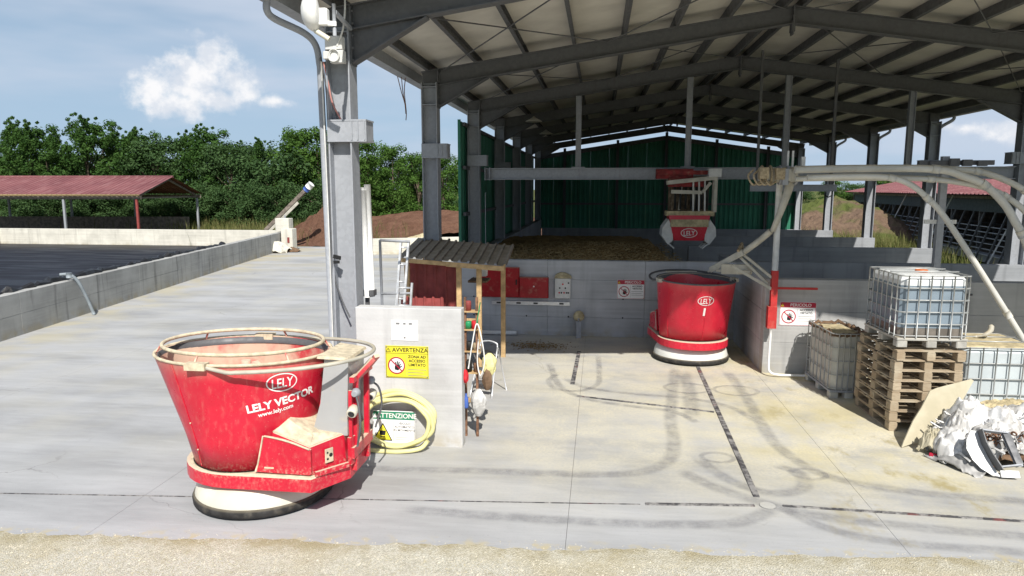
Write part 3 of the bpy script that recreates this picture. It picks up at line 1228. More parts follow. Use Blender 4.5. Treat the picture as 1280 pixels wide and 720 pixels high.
# suspended cross beam of the grab crane, hung on posts from the third frame
yb = FY[2]
m = MB()
m.ibeam((XL + .32, yb, 3.79), (XR - .2, yb, 3.79), .2, .30, (0, 0, 1), .022, .012)
cb = m.build('cross_beam', M['galv'], shed)
m = MB()
for x in (XL + .30, XL + .42):
    m.box(x, x + .02, yb - .16, yb + .16, 3.62, 3.96)
m.build('end_plate', M['galv'], cb)
for x, top in ((-.58, 0), (2.22, 0), (4.62, 0), (7.55, 0)):
    m = MB()
    zt = rz_(x) - .31
    m.ibeam((x, yb, 3.97), (x, yb, zt), .13, .14, (1, 0, 0), .012, .009)
    p = m.build('hanger_post', M['galv'], shed)
    MB().box(x - .17, x + .17, yb - .11, yb + .11, 3.945, 3.968).build('foot_plate', M['galv'], p)
# crane runway rails on the brackets
# second short beam right of the mast
m = MB()
m.ibeam((3.6, 17.6, 3.42), (5.6, 17.6, 3.42), .14, .16, (0, 0, 1), .014, .01)
m.build('stub_beam', M['galv'], shed)
m = MB().tube([(5.5, 17.6, 3.34), (5.5, 17.6, 3.24), (5.42, 17.6, 3.2), (5.36, 17.6, 3.24)], .014, 6)
m.build('beam_hook', M['black'], shed)
for x in (3.75, 5.45):
    MB().box(x - .03, x + .03, 17.57, 17.63, 3.501, rz_(x)).build('beam_hanger', M['galv_dark'], shed)


# green corrugated cladding
def sheet_mesh(w, z0, za, zb, th=.04, name='cladding_sheet'):
    """one corrugated sheet in the xz plane, top sloping from za to zb"""
    m = MB()
    n = 4
    xs_, ds = [], []
    for k in range(n):
        b = w * k / n
        for f, d in ((.0, 0), (.50, 0), (.60, -th), (.90, -th)):
            xs_.append(b + w / n * f)
            ds.append(d)
    xs_.append(w - .001)
    ds.append(0)
    N = len(xs_)
    for t in (0, .004):
        for x, d in zip(xs_, ds):
            m.v.append((x, d + t, z0))
        for x, d in zip(xs_, ds):
            m.v.append((x, d + t, za + (zb - za) * x / w))
    for i in range(N - 1):
        m.f += [(i, i + 1, N + i + 1, N + i), (3 * N + i, 3 * N + i + 1, 2 * N + i + 1, 2 * N + i)]
    m.f += [(0, N, 3 * N, 2 * N), (N - 1, 3 * N - 1, 4 * N - 1, 2 * N - 1)]
    m.mi = [0] * len(m.f)
    m.sm = [False] * len(m.f)
    return m.mesh(name, M['green'])


sm_ = sheet_mesh(1.12, 1.2, 5.12, 5.12)
n = 18
for k in range(n):
    put('cladding_sheet', sm_, shed, (-3.58, 17.9 + 1.12 * (k + 1), 0), (0, 0, R(-90)))
MB().box(-3.63, -3.56, 17.83, 17.895, 1.1, 5.15).build('corner_trim', M['green'], shed)
for z in (1.5, 2.7, 3.9, 5.0):
    MB().box(-3.53, -3.46, 17.95, 37.9, z, z + .09).build('girt', M['galv_dark'], shed)
nx = 14
wx = (XR - XL + .3) / nx
for k in range(nx):
    a = XL - .15 + wx * k
    b = a + wx
    ta, tb = rz_(a) - .58, rz_(b) - .58
    put('cladding_sheet', sheet_mesh(wx, 1.25, ta, tb), shed, (a, 38.12, 0))
for s in (-1, 1):
    xe = XL if s < 0 else XR
    MB().beam((XM, 38.03, rz_(XM) - .62), (xe, 38.03, rz_(xe) - .62), .08, .22).build('gable_trim', M['galv_dark'], shed)
for x in (-1.9, .9, 3.43, 6.0, 8.6):
    MB().ibeam((x, 37.98 - .02, .02), (x, 37.98 - .02, rz_(x) - .35), .14, .14, (1, 0, 0), .012, .009).build('gable_post', M['galv_dark'], shed)
for z in (2.55, 3.95):
    MB().box(XL, XR, 38.045, 38.075, z, z + .1).build('girt', M['galv_dark'], shed)
# lamps under the roof (unlit bulkhead dishes)
for y in (21.2, 26.0):
    lm = MB().lathe([(.02, .16), (.06, .12), (.24, .02), (.25, 0)], 16, cap1=True)
    lm.build('dish_lamp', M['roof_under'], shed, (-2.0, y, rz_(-2.0) - .5))
# conduits and plates on the inside of the third left column
m = MB().tube([(-3.0, FY[2] - .17, 3.3), (-3.02, FY[2] - .17, 3.28), (-3.02, FY[2] - .17, .1)], .012, 6)
m.build('conduit', M['galv'], shed)

# feed heap in the bunker
m = MB()
nx, ny = 70, 90
for j in range(ny + 1):
    for i in range(nx + 1):
        x = -3.12 + 6.0 * i / nx
        y = 16.27 + 18 * j / ny
        h = 1.70 + .10 * noise.noise((x * .7, y * .5, 0)) + .07 * noise.noise((x * 2.3, y * 2.1, 3)) + .035 * noise.noise((x * 7, y * 7, 1))
        h += .14 * math.exp(-((x - .2) / 1.6) ** 2 - ((y - 19.5) / 2.2) ** 2)
        if x > 1.6:
            h -= min(1.1, (x - 1.6) * .9) * (1 if y > 17 else (y - 16.27) / .73)
        h -= max(0, (y - 24) * .06)
        m.v.append((x, y, min(h, 1.74 if y < 16.6 else 9)))
for j in range(ny):
    for i in range(nx):
        a = j * (nx + 1) + i
        m.f.append((a, a + 1, a + nx + 2, a + nx + 1))
m.mi = [0] * len(m.f)
m.sm = [False] * len(m.f)
o = m.build('feed_heap', M['feed'])
tag(o, 'brown silage heap behind the pit wall, inside the shed', kind='stuff')
m = MB()
rnd = random.Random(9)
for i in range(2600):
    x, y = rnd.uniform(-3.0, 1.9), 16.3 + 5 * rnd.random() ** 1.6
    z = 1.72 + .12 * math.exp(-((x - .2) / 1.6) ** 2 - ((y - 19.5) / 2.2) ** 2) + rnd.uniform(-.02, .05)
    a, l = rnd.uniform(0, 6.28), rnd.uniform(.04, .12)
    dx, dy = math.cos(a) * l, math.sin(a) * l
    m.add([(x, y, z), (x + dx, y + dy, z + rnd.uniform(-.02, .03)), (x + dx * .5 + .012, y + dy * .5, z + .02)], [(0, 1, 2)])
o = m.build('straw', M['straw'])
tag(o, 'loose straw bits strewn over the brown silage heap', kind='stuff')

# ------------------------------------------------------------------ feed mixing robots


def ellipse_ring(cy, rx, ry, z, n=56, e=2.0):
    out = []
    for k in range(n):
        q = 2 * math.pi * k / n
        out.append((rx * math.sin(q), cy - ry * math.cos(q), z))
    return out


# bucket cross sections: (height, centre y, half width, half length); the machine faces -Y
BUCKET = [(.455, -.06, .655, .62), (.80, -.06, .675, .715), (1.20, -.09, .70, .84), (1.60, -.135, .727, .945), (1.64, -.14, .735, .955)]


def bucket_at(phi, z, off=0.):
    for a, b in zip(BUCKET, BUCKET[1:]):
        if z <= b[0]:
            break
    t = (z - a[0]) / (b[0] - a[0])
    cy, rx, ry = [a[i] + (b[i] - a[i]) * t for i in (1, 2, 3)]
    return Vector(((rx + off) * math.sin(phi), cy - (ry + off) * math.cos(phi), z))


def decal(verts_faces, phi0, z0, off, turn=0.):
    """wraps flat xy artwork round the bucket wall"""
    vs_, fs = verts_faces
    c, s = math.cos(turn), math.sin(turn)
    m = MB()
    e = .01
    k = (bucket_at(phi0 + e, z0) - bucket_at(phi0 - e, z0)).length / (2 * e)
    m.add([bucket_at(phi0 + (x * c - y * s) / k, z0 + x * s + y * c, off) for x, y, _ in vs_], fs)
    return m


def ring_art(rx, ry, w, n=40):
    vs_, fs = [], []
    for i in range(n):
        q = 2 * math.pi * i / n
        vs_ += [(rx * math.cos(q), ry * math.sin(q), 0), ((rx - w) * math.cos(q), (ry - w) * math.sin(q), 0)]
    for i in range(n):
        j = (i + 1) % n
        fs.append((2 * i, 2 * j, 2 * j + 1, 2 * i + 1))
    return vs_, fs


def logo_letters(w, h):
    """the four block letters, bulging in the middle to fill the oval"""
    vs_, fs = text_mesh('LELY', h, 0, .012 * h)
    xs_ = [v[0] for v in vs_]
    k = w / (max(xs_) - min(xs_))
    out = []
    for x, y, z in vs_:
        x *= k
        out.append((x, y * (1.25 - .0 * abs(x)) + .10 * h * (x / w) * 1.2, 0))
    return out, fs


def platform_poly(hw, front, grow=0.):
    """outline of the chassis plate seen from above, rounded at the front, chamfered at the back"""
    p = []
    for i in range(17):
        q = R(180 - 180 * i / 16 * 1.0)
        p.append(((hw + grow) * math.cos(q), -.05 - (front - .05 + grow) * math.sin(q)))
    p += [(hw + grow, .88), (.28 + grow, 1.15 + grow), (-.28 - grow, 1.15 + grow), (-hw - grow, .88)]
    return p


def make_robot(label, loc, rz, deco, skirtmat, redmat, dustmat):
    t = thing('feed_robot', label, 'feed robot', loc, rz, 'red feed mixing robots on the yard')
    # skirt and rubber rim
    m = MB().lathe([(.735, .075), (.73, .11), (.71, .20), (.675, .27), (.61, .335)], 56, (0, .03, 0))
    m.build('skirt', skirtmat, t)
    m = MB().lathe([(.72, .018), (.752, .03), (.757, .08), (.742, .115), (.72, .118)], 56, (0, .03, 0))
    m.build('rubber_rim', M['rubber'], t)
    # chassis plate: a band with a dusty shelf on top
    out_, in_ = platform_poly(.69, .78), platform_poly(.665, .755)
    m = MB()
    m.loft([[(x, y, .335) for x, y in out_], [(x, y, .475) for x, y in out_], [(x, y, .485) for x, y in in_]], mi=0)
    ch = m.build('chassis', redmat, t)
    m = MB().loft([[(x * .985, y * .985, .4851) for x, y in in_], [(x * .98, y * .98, .490) for x, y in in_]])
    m.build('dusty_shelf', dustmat, ch)
    m = MB().loft([ellipse_ring(-.06, .645, .61, .490), ellipse_ring(-.06, .665, .635, .497)])
    m.build('base_seam', M['gap'], t)
    # bucket, outer and inner wall in one shell
    rings = [ellipse_ring(cy, rx, ry, z + .045 if i == 0 else z) for i, (z, cy, rx, ry) in enumerate(BUCKET)]
    inner = [ellipse_ring(cy, rx - .022, ry - .022, z) for z, cy, rx, ry in reversed(BUCKET[1:])] + [ellipse_ring(-.12, .5, .55, .62)]
    m = MB().loft(rings, cap0=True, cap1=False, smooth=True)
    b = m.build('bucket', redmat, t)
    m = MB().loft([rings[-1]] + inner, cap0=False, cap1=True, smooth=True)
    m.build('bucket_lining', M['lining'] if deco == 'side' else redmat, b)
    m = MB().tube(ellipse_ring(-.13, .73, .96, 1.642, 64), .017, 8, closed=True)
    m.build('rim_tube', dustmat if deco == 'side' else M['galv_dark'], b)
    # feed left inside
    m = MB().loft([ellipse_ring(-.08, .60, .74, 1.02), ellipse_ring(-.08, .615, .765, 1.10)])
    m.build('feed_rest', M['feed_top'] if deco != 'side' else M['lining'], b)
    # mixing auger
    m = MB()
    pts = []
    for i in range(70):
        q = i * .22
        r = .48 - .34 * i / 70
        pts.append((r * math.cos(q), -.12 + r * math.sin(q), .75 + .75 * i / 70))
    for i in range(69):
        a, c = Vector(pts[i]), Vector(pts[i + 1])
        ax, cx = Vector((.03 * math.cos(i * .22), -.12 + .03 * math.sin(i * .22), a.z)), Vector((.03 * math.cos(i * .22 + .22), -.12 + .03 * math.sin(i * .22 + .22), c.z))
        m.add([a, c, cx, ax], [(0, 1, 2, 3)])
    m.lathe([(.06, .6), (.05, 1.52)], 12, (0, -.12, 0))
    m.build('auger', redmat, b)
    # weld seams with bolts
    for ph in (R(0), R(62), R(-62), R(180)):
        m = MB().tube([bucket_at(ph, .52 + .11 * i, .002) for i in range(11)], .005, 5, caps=False)
        sm = m.build('seam', redmat, b)
        for z in (.70, .99):
            m = MB().lathe([(.010, -.004), (.008, .006)], 8, (0, 0, 0), axis='x')
            p = bucket_at(ph, z, .004)
            m.build('bolt', dustmat if deco == 'side' else redmat, b, p, (0, 0, ph - R(90)))
    # raised guard ring of tube above the rim on little stays
    if deco == 'side':
        ring = [(.66 * math.sin(q), -.13 - .875 * math.cos(q), 1.735) for q in [2 * math.pi * k / 64 for k in range(64)]]
        MB().tube(ring, .021, 8, closed=True).build('guard_ring', dustmat, t)
        for k in range(6):
            q = R(20 + 60 * k)
            m = MB().tube([(.715 * math.sin(q), -.13 - .945 * math.cos(q), 1.65), (.66 * math.sin(q), -.13 - .875 * math.cos(q), 1.735)], .012, 6)
            m.build('ring_stay', redmat, t)
    # dark inner collar band
    m = MB().loft([ellipse_ring(-.13, .70, .93, 1.56), ellipse_ring(-.13, .702, .932, 1.635), ellipse_ring(-.13, .692, .922, 1.635), ellipse_ring(-.13, .69, .92, 1.56)], False, False, smooth=True)
    m.build('collar_band', M['galv_dark'], b)
    # hoop bumper: fixed to the bucket sides, sweeping round the back
    hp = []
    for k in range(41):
        q = R(-98 + 196 * k / 40)
        hp.append((.80 * math.sin(q) * (1 if abs(math.sin(q)) < .97 else 1), .16 + 1.16 * math.cos(q), 1.60 + .05 * math.cos(q)))
    hp = [(-.735, -.16, 1.625)] + hp[1:-1] + [(.735, -.16, 1.625)]
    hb = MB().tube(smooth_path(hp, 2), .022, 8)
    hoop = hb.build('hoop_bumper', M['tube_dirty'] if deco == 'side' else M['galv_dark'], t)
    for s in (-1, 1):
        m = MB().beam((s * .735, -.14, 1.635), (s * .735, -.36, 1.635), .10, .07)
        m.build('hoop_bracket', dustmat, hoop)
    # rear machinery: deck, side panels, cabinet
    def body_outline(z):
        return [(-.63, .42), (.63, .42), (.63, .86), (.27, 1.10), (-.27, 1.10), (-.63, .86)]
    m = MB()
    lo = [(x, y, .497) for x, y in body_outline(0)]
    hi = [(-.615, .46, .93), (.615, .46, .93), (.615, .85, .785), (.26, 1.08, .81), (-.26, 1.08, .81), (-.615, .85, .785)]
    m.loft([lo, hi])
    body = m.build('rear_housing', redmat, t)
    # sloping dusty deck on top
    m = MB()
    top = [(x * .985, y * .99, z + .012) for x, y, z in hi]
    m.loft([[(x * .97, y * .98, z + .0005) for x, y, z in hi], top])
    m.build('deck', dustmat, body)
    for s in (1, -1):
        # bevelled side door with an arched top edge and a light edge strip
        xo = s * .648
        prof = [(.27, .515), (.85, .505), (.87, .52), (.87, .775), (.80, .795), (.70, .835), (.58, .868), (.46, .89), (.37, .90)]
        v = [(xo, y, z) for y, z in prof] + [(xo - s * .03, y, z) for y, z in prof]
        n = len(prof)
        f = [tuple(range(n)) if s > 0 else tuple(range(n - 1, -1, -1))]
        for i in range(n):
            j = (i + 1) % n
            f.append((i, n + i, n + j, j) if s > 0 else (j, n + j, n + i, i))
        d = MB().add(v, f).build('side_door', redmat, body)
        m = MB().tube([(xo, .27, .52), (xo, .30, .60), (xo, .37, .90), (xo, .46, .89), (xo, .58, .868), (xo, .70, .835), (xo, .86, .778)], .010, 6)
        m.build('door_edge', dustmat, d)
        sp_, sr = (s * .458, .989, .655), (0, 0, R(146) if s > 0 else R(214))
        m = MB().cbox(-.05, .05, -.006, .006, -.075, .075, .005)
        m.xf(Matrix.Rotation(R(0), 4, 'Z'))
        pl = m.build('socket_plate', dustmat, body, sp_, sr)
        for (a, c, r, q) in ((.018, .0, .026, 'black'), (-.022, .032, .013, 'black'), (-.022, -.036, .015, 'black')):
            m = MB().lathe([(r, -.012), (r * .8, .0)], 12, (a, .0, c), axis='y')
            m.build('socket', M[q], body, (sp_[0] + s * .005, sp_[1] + .007, sp_[2]), sr)
        m = MB().box(-.05, .05, -.004, .004, -.008, .008)
        m.build('door_plate', dustmat, d, (xo + s * .003, .42, .565), (0, 0, R(90) * s))
    m = MB().loft([[(-.30, .74, .80), (.30, .74, .80), (.26, 1.12, .80), (-.26, 1.12, .80)], [(-.28, .84, 1.15), (.28, .84, 1.15), (.26, 1.13, 1.15), (-.26, 1.13, 1.15)],
                   [(-.27, .90, 1.63), (.27, .90, 1.63), (.25, 1.15, 1.62), (-.25, 1.15, 1.62)]])
    cab = m.build('control_cabinet', M['grey_cab'], t)
    m = MB().loft([[(-.33, .84, 1.647), (.33, .84, 1.647), (.28, 1.17, 1.622), (-.28, 1.17, 1.622)], [(-.32, .85, 1.675), (.32, .85, 1.675), (.27, 1.16, 1.65), (-.27, 1.16, 1.65)]])
    m.build('cabinet_lid', dustmat, cab)
    m = MB().loft([[(-.60, .47, .943), (.60, .47, .943), (.60, .845, .80), (-.60, .845, .80)], [(-.46, .56, 1.03), (.46, .56, 1.03), (.46, .82, .86), (-.46, .82, .86)]])
    m.build('deck_hump', dustmat, t)
    # rear frame: uprights with rails, lamp and emergency button
    for s in (-1, 1):
        fr = MB().beam((s * .20, 1.17, .40), (s * .17, 1.20, 1.44), .045, .055).build('rear_frame', redmat, t)
        MB().beam((s * .17, 1.18, 1.40), (s * .06, 1.36, 1.60), .07, .04).build('frame_arm', redmat, fr)
        MB().beam((s * .27, 1.16, .62), (s * .27, 1.17, 1.30), .03, .035).build('side_rod', redmat, fr)
        m = MB().lathe([(.03, -.02), (.055, .0), (.055, .09), (.045, .10)], 14, axis='x')
        lampo = m.build('lamp', M['cream'], t, (s * .255 if s > 0 else s * .355, 1.20, 1.10), (0, R(20), 0))
        m = MB().lathe([(.036, .101), (.03, .106)], 14, axis='x')
        m.build('lamp_lens', M['glass'], lampo)
        m = MB().lathe([(.045, -.03), (.05, .0), (.03, .06)], 12, axis='x')
        m.build('sensor', M['galv'], t, (s * .24, 1.22, 1.27))
        m = MB().beam((s * .64, .91, .515), (s * .34, 1.15, .515), .03, .05)
        m.build('rear_guard', redmat, t)
        m = MB().beam((s * .30, 1.15, .64), (s * .20, 1.17, .64), .04, .30)
        m.build('guard_upright', redmat, t)
        m = MB().tube(smooth_path([(s * .25, 1.22, 1.26), (s * .34, 1.28, 1.16), (s * .36, 1.30, .95), (s * .30, 1.24, .7)], 5), .012, 6)
        m.build('cable', M['galv_dark'], t)
    MB().beam((-.30, 1.20, 1.42), (.30, 1.20, 1.42), .05, .06).build('rear_bar', redmat, t)
    MB().beam((-.30, 1.18, .62), (.30, 1.18, .62), .05, .12).build('rear_bar', redmat, t)
    if deco == 'side':
        for s in (-1, 1):
            p0 = R(90 + 46) * s
            decal(ring_art(.158, .098, .012), p0, 1.43, .004).build('emblem_ring', M['white_ink'], b)
            decal(logo_letters(.215, .115), p0, 1.42, .005).build('emblem', M['white_ink'], b)
            decal(text_mesh('LELY VECTOR', .115, 0, .004), R(90 + 47) * s, 1.225, .004, R(9) * s if s > 0 else 0).build('lettering', M['white_ink'], b)
            decal(text_mesh('www.lely.com', .062, 0, .0015), R(90 + 42) * s, 1.13, .004, R(9) * s if s > 0 else 0).build('lettering', M['white_ink'], b)
    else:
        decal(ring_art(.150, .095, .013), R(-3), 1.33, .004).build('emblem_ring', M['white_ink'], b)
        decal(logo_letters(.20, .115), R(-3), 1.32, .005).build('emblem', M['white_ink'], b)
        decal(text_mesh('1', .21, 0, .008), R(-3), 1.10, .006).build('lettering', M['white_ink'], b)
    return t


make_robot('dusty red feed robot with hoop bumper parked in the sunny front left of the yard', (-3.74, 7.10, 0), R(-90), 'side', M['cream'], M['red'], M['dust'])
make_robot('red feed robot numbered 1 standing half in shade before the pit wall', (1.88, 14.12, 0), R(9), 'front', M['white_skirt'], M['red_clean'], M['tube_dirty'])

# ------------------------------------------------------------------ signs


def hand_art():
    """stop hand: palm, four fingers of different length, thumb"""
    polys = []
    polys.append([(-.30, -.62), (.26, -.62), (.34, -.30), (.36, .10), (.20, .16), (-.34, .16), (-.38, -.2)])
    for x0, x1, top, lean in ((-.36, -.20, .52, -.10), (-.17, -.01, .70, -.03), (.02, .17, .66, .04), (.20, .34, .44, .10)):
        polys.append([(x0, .12), (x1, .12), (x1 + lean, top - .06), ((x0 + x1) / 2 + lean, top), (x0 + lean, top - .06)])
    polys.append([(.30, -.36), (.62, .02), (.66, .14), (.54, .14), (.30, -.08)])
    vs_, fs = [], []
    for p in polys:
        o_ = len(vs_)
        vs_ += [(x, y, 0) for x, y in p]
        fs.append(tuple(range(o_, o_ + len(p))))
    return vs_, fs


def disc_art(r, n=32):
    return [(r * math.cos(2 * math.pi * i / n), r * math.sin(2 * math.pi * i / n), 0) for i in range(n)], [tuple(range(n))]


def rect_art(x0, x1, y0, y1):
    return [(x0, y0, 0), (x1, y0, 0), (x1, y1, 0), (x0, y1, 0)], [(0, 1, 2, 3)]


def art(t, name, vf, mat, x, z, layer, k=1., turn=0.):
    m = MB().add(*vf)
    m.xf(upright(x, z, -.008 - .0012 * layer) @ Matrix.Rotation(turn, 4, 'Z') @ Matrix.Scale(k, 4))
    return m.build(name, mat, t)


def prohibition_sign(label, loc, w, h, bandmat, fieldmat, title, lines, titlemat, rx=0.):
    t = thing('warning_sign', label, 'sign', loc)
    t.rotation_euler = (rx, 0, 0)
    MB().cbox(-w / 2, w / 2, -.008, 0, 0, h, .006).build('sign_sheet', fieldmat, t)
    bh = h * .22
    # dark border line
    for a in ((-w / 2 + .006, w / 2 - .006, h - .012, h - .006), (-w / 2 + .006, w / 2 - .006, .006, .012), (-w / 2 + .006, -w / 2 + .012, .012, h - .012), (w / 2 - .012, w / 2 - .006, .012, h - .012)):
        art(t, 'border', rect_art(*a), M['black_ink'] if titlemat != 'white_ink' else bandmat, 0, 0, 1)
    if bandmat is not fieldmat:
        art(t, 'title_band', rect_art(-w / 2 + .012, w / 2 - .012, h - bh - .006, h - .012), bandmat, 0, 0, 1)
    else:
        art(t, 'title_rule', rect_art(-w / 2 + .012, w / 2 - .012, h - bh - .010, h - bh - .005), M['black_ink'], 0, 0, 1)
    art(t, 'lettering', text_mesh(title, bh * .82, 0, bh * .012), M[titlemat], w * .075, h - bh / 2 - .010, 2)
    tri = ([(-.5, -.42, 0), (.5, -.42, 0), (0, .46, 0)], [(0, 1, 2)])
    art(t, 'triangle', tri, M['black_ink'] if titlemat != 'white_ink' else M['orange'], -w * .43, h - bh / 2 - .010, 2, bh * .75)
    art(t, 'triangle_field', tri, M['yellow_sign'], -w * .43, h - bh / 2 - .012, 3, bh * .52)
    art(t, 'exclamation_mark', text_mesh('!', bh * .42, 0, .001), M['black_ink'], -w * .43, h - bh / 2 - .014, 4)
    cx, cz, r = -w * .245, (h - bh) * .49, min((h - bh) * .40, w * .2)
    art(t, 'prohibition_disc', disc_art(r), M['white_ink'], cx, cz, 1)
    art(t, 'hand_symbol', hand_art(), M['black_ink'], cx + r * .12, cz - r * .05, 2, r * .80, R(-12))
    art(t, 'prohibition_ring', ring_art(r, r, r * .14, 32), M['red_sign'], cx, cz, 3)
    art(t, 'prohibition_bar', rect_art(-r * .9, r * .9, -r * .065, r * .065), M['red_sign'], cx, cz, 4, 1, R(-45))
    lz = h - bh - .012
    nl = len(lines)
    for i, ln in enumerate(lines):
        s = (h - bh) * .155
        art(t, 'lettering', text_mesh(ln, s, 0, s * .03), M['black_ink'], w * .235, lz - s * (.75 + i * 1.05), 1)
    for i in range(3):
        zz = lz - (h - bh) * (.155 * 1.05 * nl + .14 + .12 * i)
        if zz > .03:
            art(t, 'small_print', rect_art(w * .02, w * (.45 - .06 * (i % 2)), zz - .004, zz + .004), M['grey_ink'], 0, 0, 1)
    # vertical rule and corner screws
    art(t, 'rule', rect_art(-w * .012, -w * .006, .03, h - bh - .03), M['grey_ink'], 0, 0, 1)
    for sx in (-1, 1):
        for z in (.02, h - .02):
            m = MB().lathe([(.007, 0), (.005, .004)], 8, axis='y')
            m.build('screw', M['galv'], t, (sx * (w / 2 - .02), -.0125, z))
    return t


prohibition_sign('yellow warning sign with a crossed hand, headed AVVERTENZA, on the free standing wall', (-2.48, 8.695, .93), .58, .43, M['yellow_sign'], M['yellow_sign'], 'AVVERTENZA', ['ZONA AD', 'ACCESSO', 'LIMITATO'], 'black_ink')
prohibition_sign('red and white danger sign on the grey wall left of the numbered robot', (.74, 15.995, .90), .62, .44, M['red_sign'], M['white_sign'], 'PERICOLO', ['ACCESSO', 'VIETATO'], 'white_ink')
prohibition_sign('red and white danger sign on the sunlit wall right of the red mast', (3.635, 13.125, .91), .64, .44, M['red_sign'], M['white_sign'], 'PERICOLO', ['ACCESSO', 'VIETATO'], 'white_ink')

# green headed sign leaning on the wall inside the hose
t = thing('attention_sign', 'white sign headed ATTENZIONE leaning on the wall inside the coiled hose', 'sign', (-2.66, 8.60, .035))
t.rotation_euler = (R(-7), 0, 0)
w, h = .58, .45
MB().cbox(-w / 2, w / 2, -.008, 0, 0, h, .006).build('sign_sheet', M['white_sign'], t)
art(t, 'title_band', rect_art(-w / 2 + .01, w / 2 - .01, h - .115, h - .01), M['green_sign'], 0, 0, 1)
art(t, 'lettering', text_mesh('ATTENZIONE', .088, 0, .0015), M['white_ink'], .035, h - .066, 2)
tri = ([(-.5, -.42, 0), (.5, -.42, 0), (0, .46, 0)], [(0, 1, 2)])
art(t, 'triangle', tri, M['white_ink'], -w * .44, h - .066, 2, .07)
art(t, 'triangle', tri, M['black_ink'], -.15, .165, 1, .27)
art(t, 'triangle_field', tri, M['yellow_sign'], -.15, .160, 2, .225)
art(t, 'vehicle_symbol', ([(-.26, .2, 0), (.26, .2, 0), (.2, -.16, 0), (-.2, -.16, 0)], [(3, 2, 1, 0)]), M['black_ink'], -.15, .15, 3, .17)
art(t, 'vehicle_symbol', rect_art(-.03, .03, -.006, .006), M['black_ink'], -.15, .105, 3)
for i, ln in enumerate(['VEICOLO', 'AUTOMATICO', 'IN MOVIMENTO']):
    art(t, 'lettering', text_mesh(ln, .040, 0, .0005), M['black_ink'], .145, .285 - .045 * i, 1)
for i in range(2):
    art(t, 'small_print', rect_art(.03, .26 - .04 * i, .098 - .03 * i, .104 - .03 * i), M['grey_ink'], 0, 0, 1)
for a in ((-w / 2 + .006, w / 2 - .006, .006, .010), (-w / 2 + .006, -w / 2 + .010, .010, h - .01), (w / 2 - .010, w / 2 - .006, .010, h - .01), (-.002, .002, .05, h - .14)):
    art(t, 'border', rect_art(*a), M['black_ink'], 0, 0, 1)

# pale notice paper
t = thing('notice_paper', 'white paper notice pinned above the yellow warning sign', 'notice', (-2.505, 8.694, 1.43))
m = MB()
m.add([(-.18, -.001, 0), (.18, -.002, 0), (.18, -.001, .27), (-.18, -.003, .27), (-.18, .002, 0), (.18, .002, 0), (.18, .002, .27), (-.18, .002, .27)],
      [(0, 1, 2, 3), (7, 6, 5, 4), (0, 4, 5, 1), (2, 6, 7, 3), (1, 5, 6, 2), (3, 7, 4, 0)])
m.build('paper', M['white_sign'], t)
for x, w_ in ((-.09, .05), (0, .035), (.08, .045)):
    MB().add(*rect_art(x - w_ / 2, x + w_ / 2, .215, .238)).xf(upright(0, 0, -.0045)).build('emblem', M['grey_ink'], t)
MB().add(*rect_art(-.012, .012, .03, .05)).xf(upright(0, 0, -.0045)).build('emblem', M['grey_ink'], t)
for i in range(5):
    MB().add(*rect_art(-.13, .13 - .03 * (i % 3), .085 + .022 * i, .088 + .022 * i)).xf(upright(0, 0, -.0045)).build('small_print', M['plate'], t)

# yellow hose coiled against the wall
t = thing('hose_coil', 'pale yellow water hose coiled in loops leaning against the free standing wall', 'hose', (-2.60, 8.50, 0))
rnd = random.Random(2)
for k in range(4):
    a, b = .495 - .014 * k + rnd.uniform(-.02, .02), .335 - .012 * k + rnd.uniform(-.02, .02)
    pts = []
    ox = rnd.uniform(-.02, .035)
    for i in range(48):
        q = 2 * math.pi * i / 48
        z = .035 + b + b * math.sin(q) * (1 + .02 * math.sin(5 * q + k)) + .006 * k + .012
        pts.append((ox + a * math.cos(q) * (1 + .03 * math.sin(3 * q + k) + .02 * math.sin(7 * q + 2 * k)), .02 + .0 * k - .045 * k * .6 + z * .17, z))
    MB().tube(pts, .029, 9, closed=True).build('loop', M['hose'], t)
m = MB().tube(smooth_path([(-.45, -.02, .30), (-.50, -.06, .18), (-.44, -.12, .06), (-.2, -.13, .03), (.1, -.12, .03), (.34, -.06, .06), (.44, -.02, .16)], 5), .029, 9)
m.build('loop', M['hose'], t)
for q, c in ((R(200), 'green_can'), (R(216), 'white')):
    m = MB().tube([(.45 * math.cos(q) - .0, -.03 + (.37 + .33 * math.sin(q)) * .15, .37 + .33 * math.sin(q)), (.45 * math.cos(q + .16), -.03 + (.37 + .33 * math.sin(q + .16)) * .15, .37 + .33 * math.sin(q + .16))], .045, 9)
    m.build('hose_clip', M[c], t)

# ------------------------------------------------------------------ equipment on the pit wall
YP = 15.985
t = thing('electric_cabinet', 'largest red cabinet on the pit wall, left of the other red box', 'cabinet', (-2.28, YP, .90))
MB().cbox(-.46, .46, -.10, 0, 0, .70, .012).build('cabinet_body', M['red_panel'], t)
MB().cbox(-.44, .44, -.115, -.101, .02, .68, .006).build('cabinet_door', M['red_panel'], t)
MB().box(.38, .41, -.135, -.116, .30, .42).build('handle', M['black'], t)
t = thing('electric_box', 'smaller red box with a keyhole on the pit wall beside the grey control board', 'box', (-1.475, YP, .90))
MB().cbox(-.335, .335, -.14, 0, 0, .48, .012).build('cabinet_body', M['red_panel'], t)
MB().cbox(-.32, .32, -.155, -.141, .015, .465, .006).build('cabinet_door', M['red_panel'], t)
MB().lathe([(.018, 0), (.018, -.012)], 12, (0, -.156, .27), axis='y').build('lock', M['white'], t)
t = thing('control_board', 'grey control board with push buttons under a straw coloured cap on the pit wall', 'control board', (-.81, YP, .90))
MB().cbox(-.18, .18, -.12, 0, 0, .46, .008).build('cabinet_body', M['plate'], t)
m = MB()
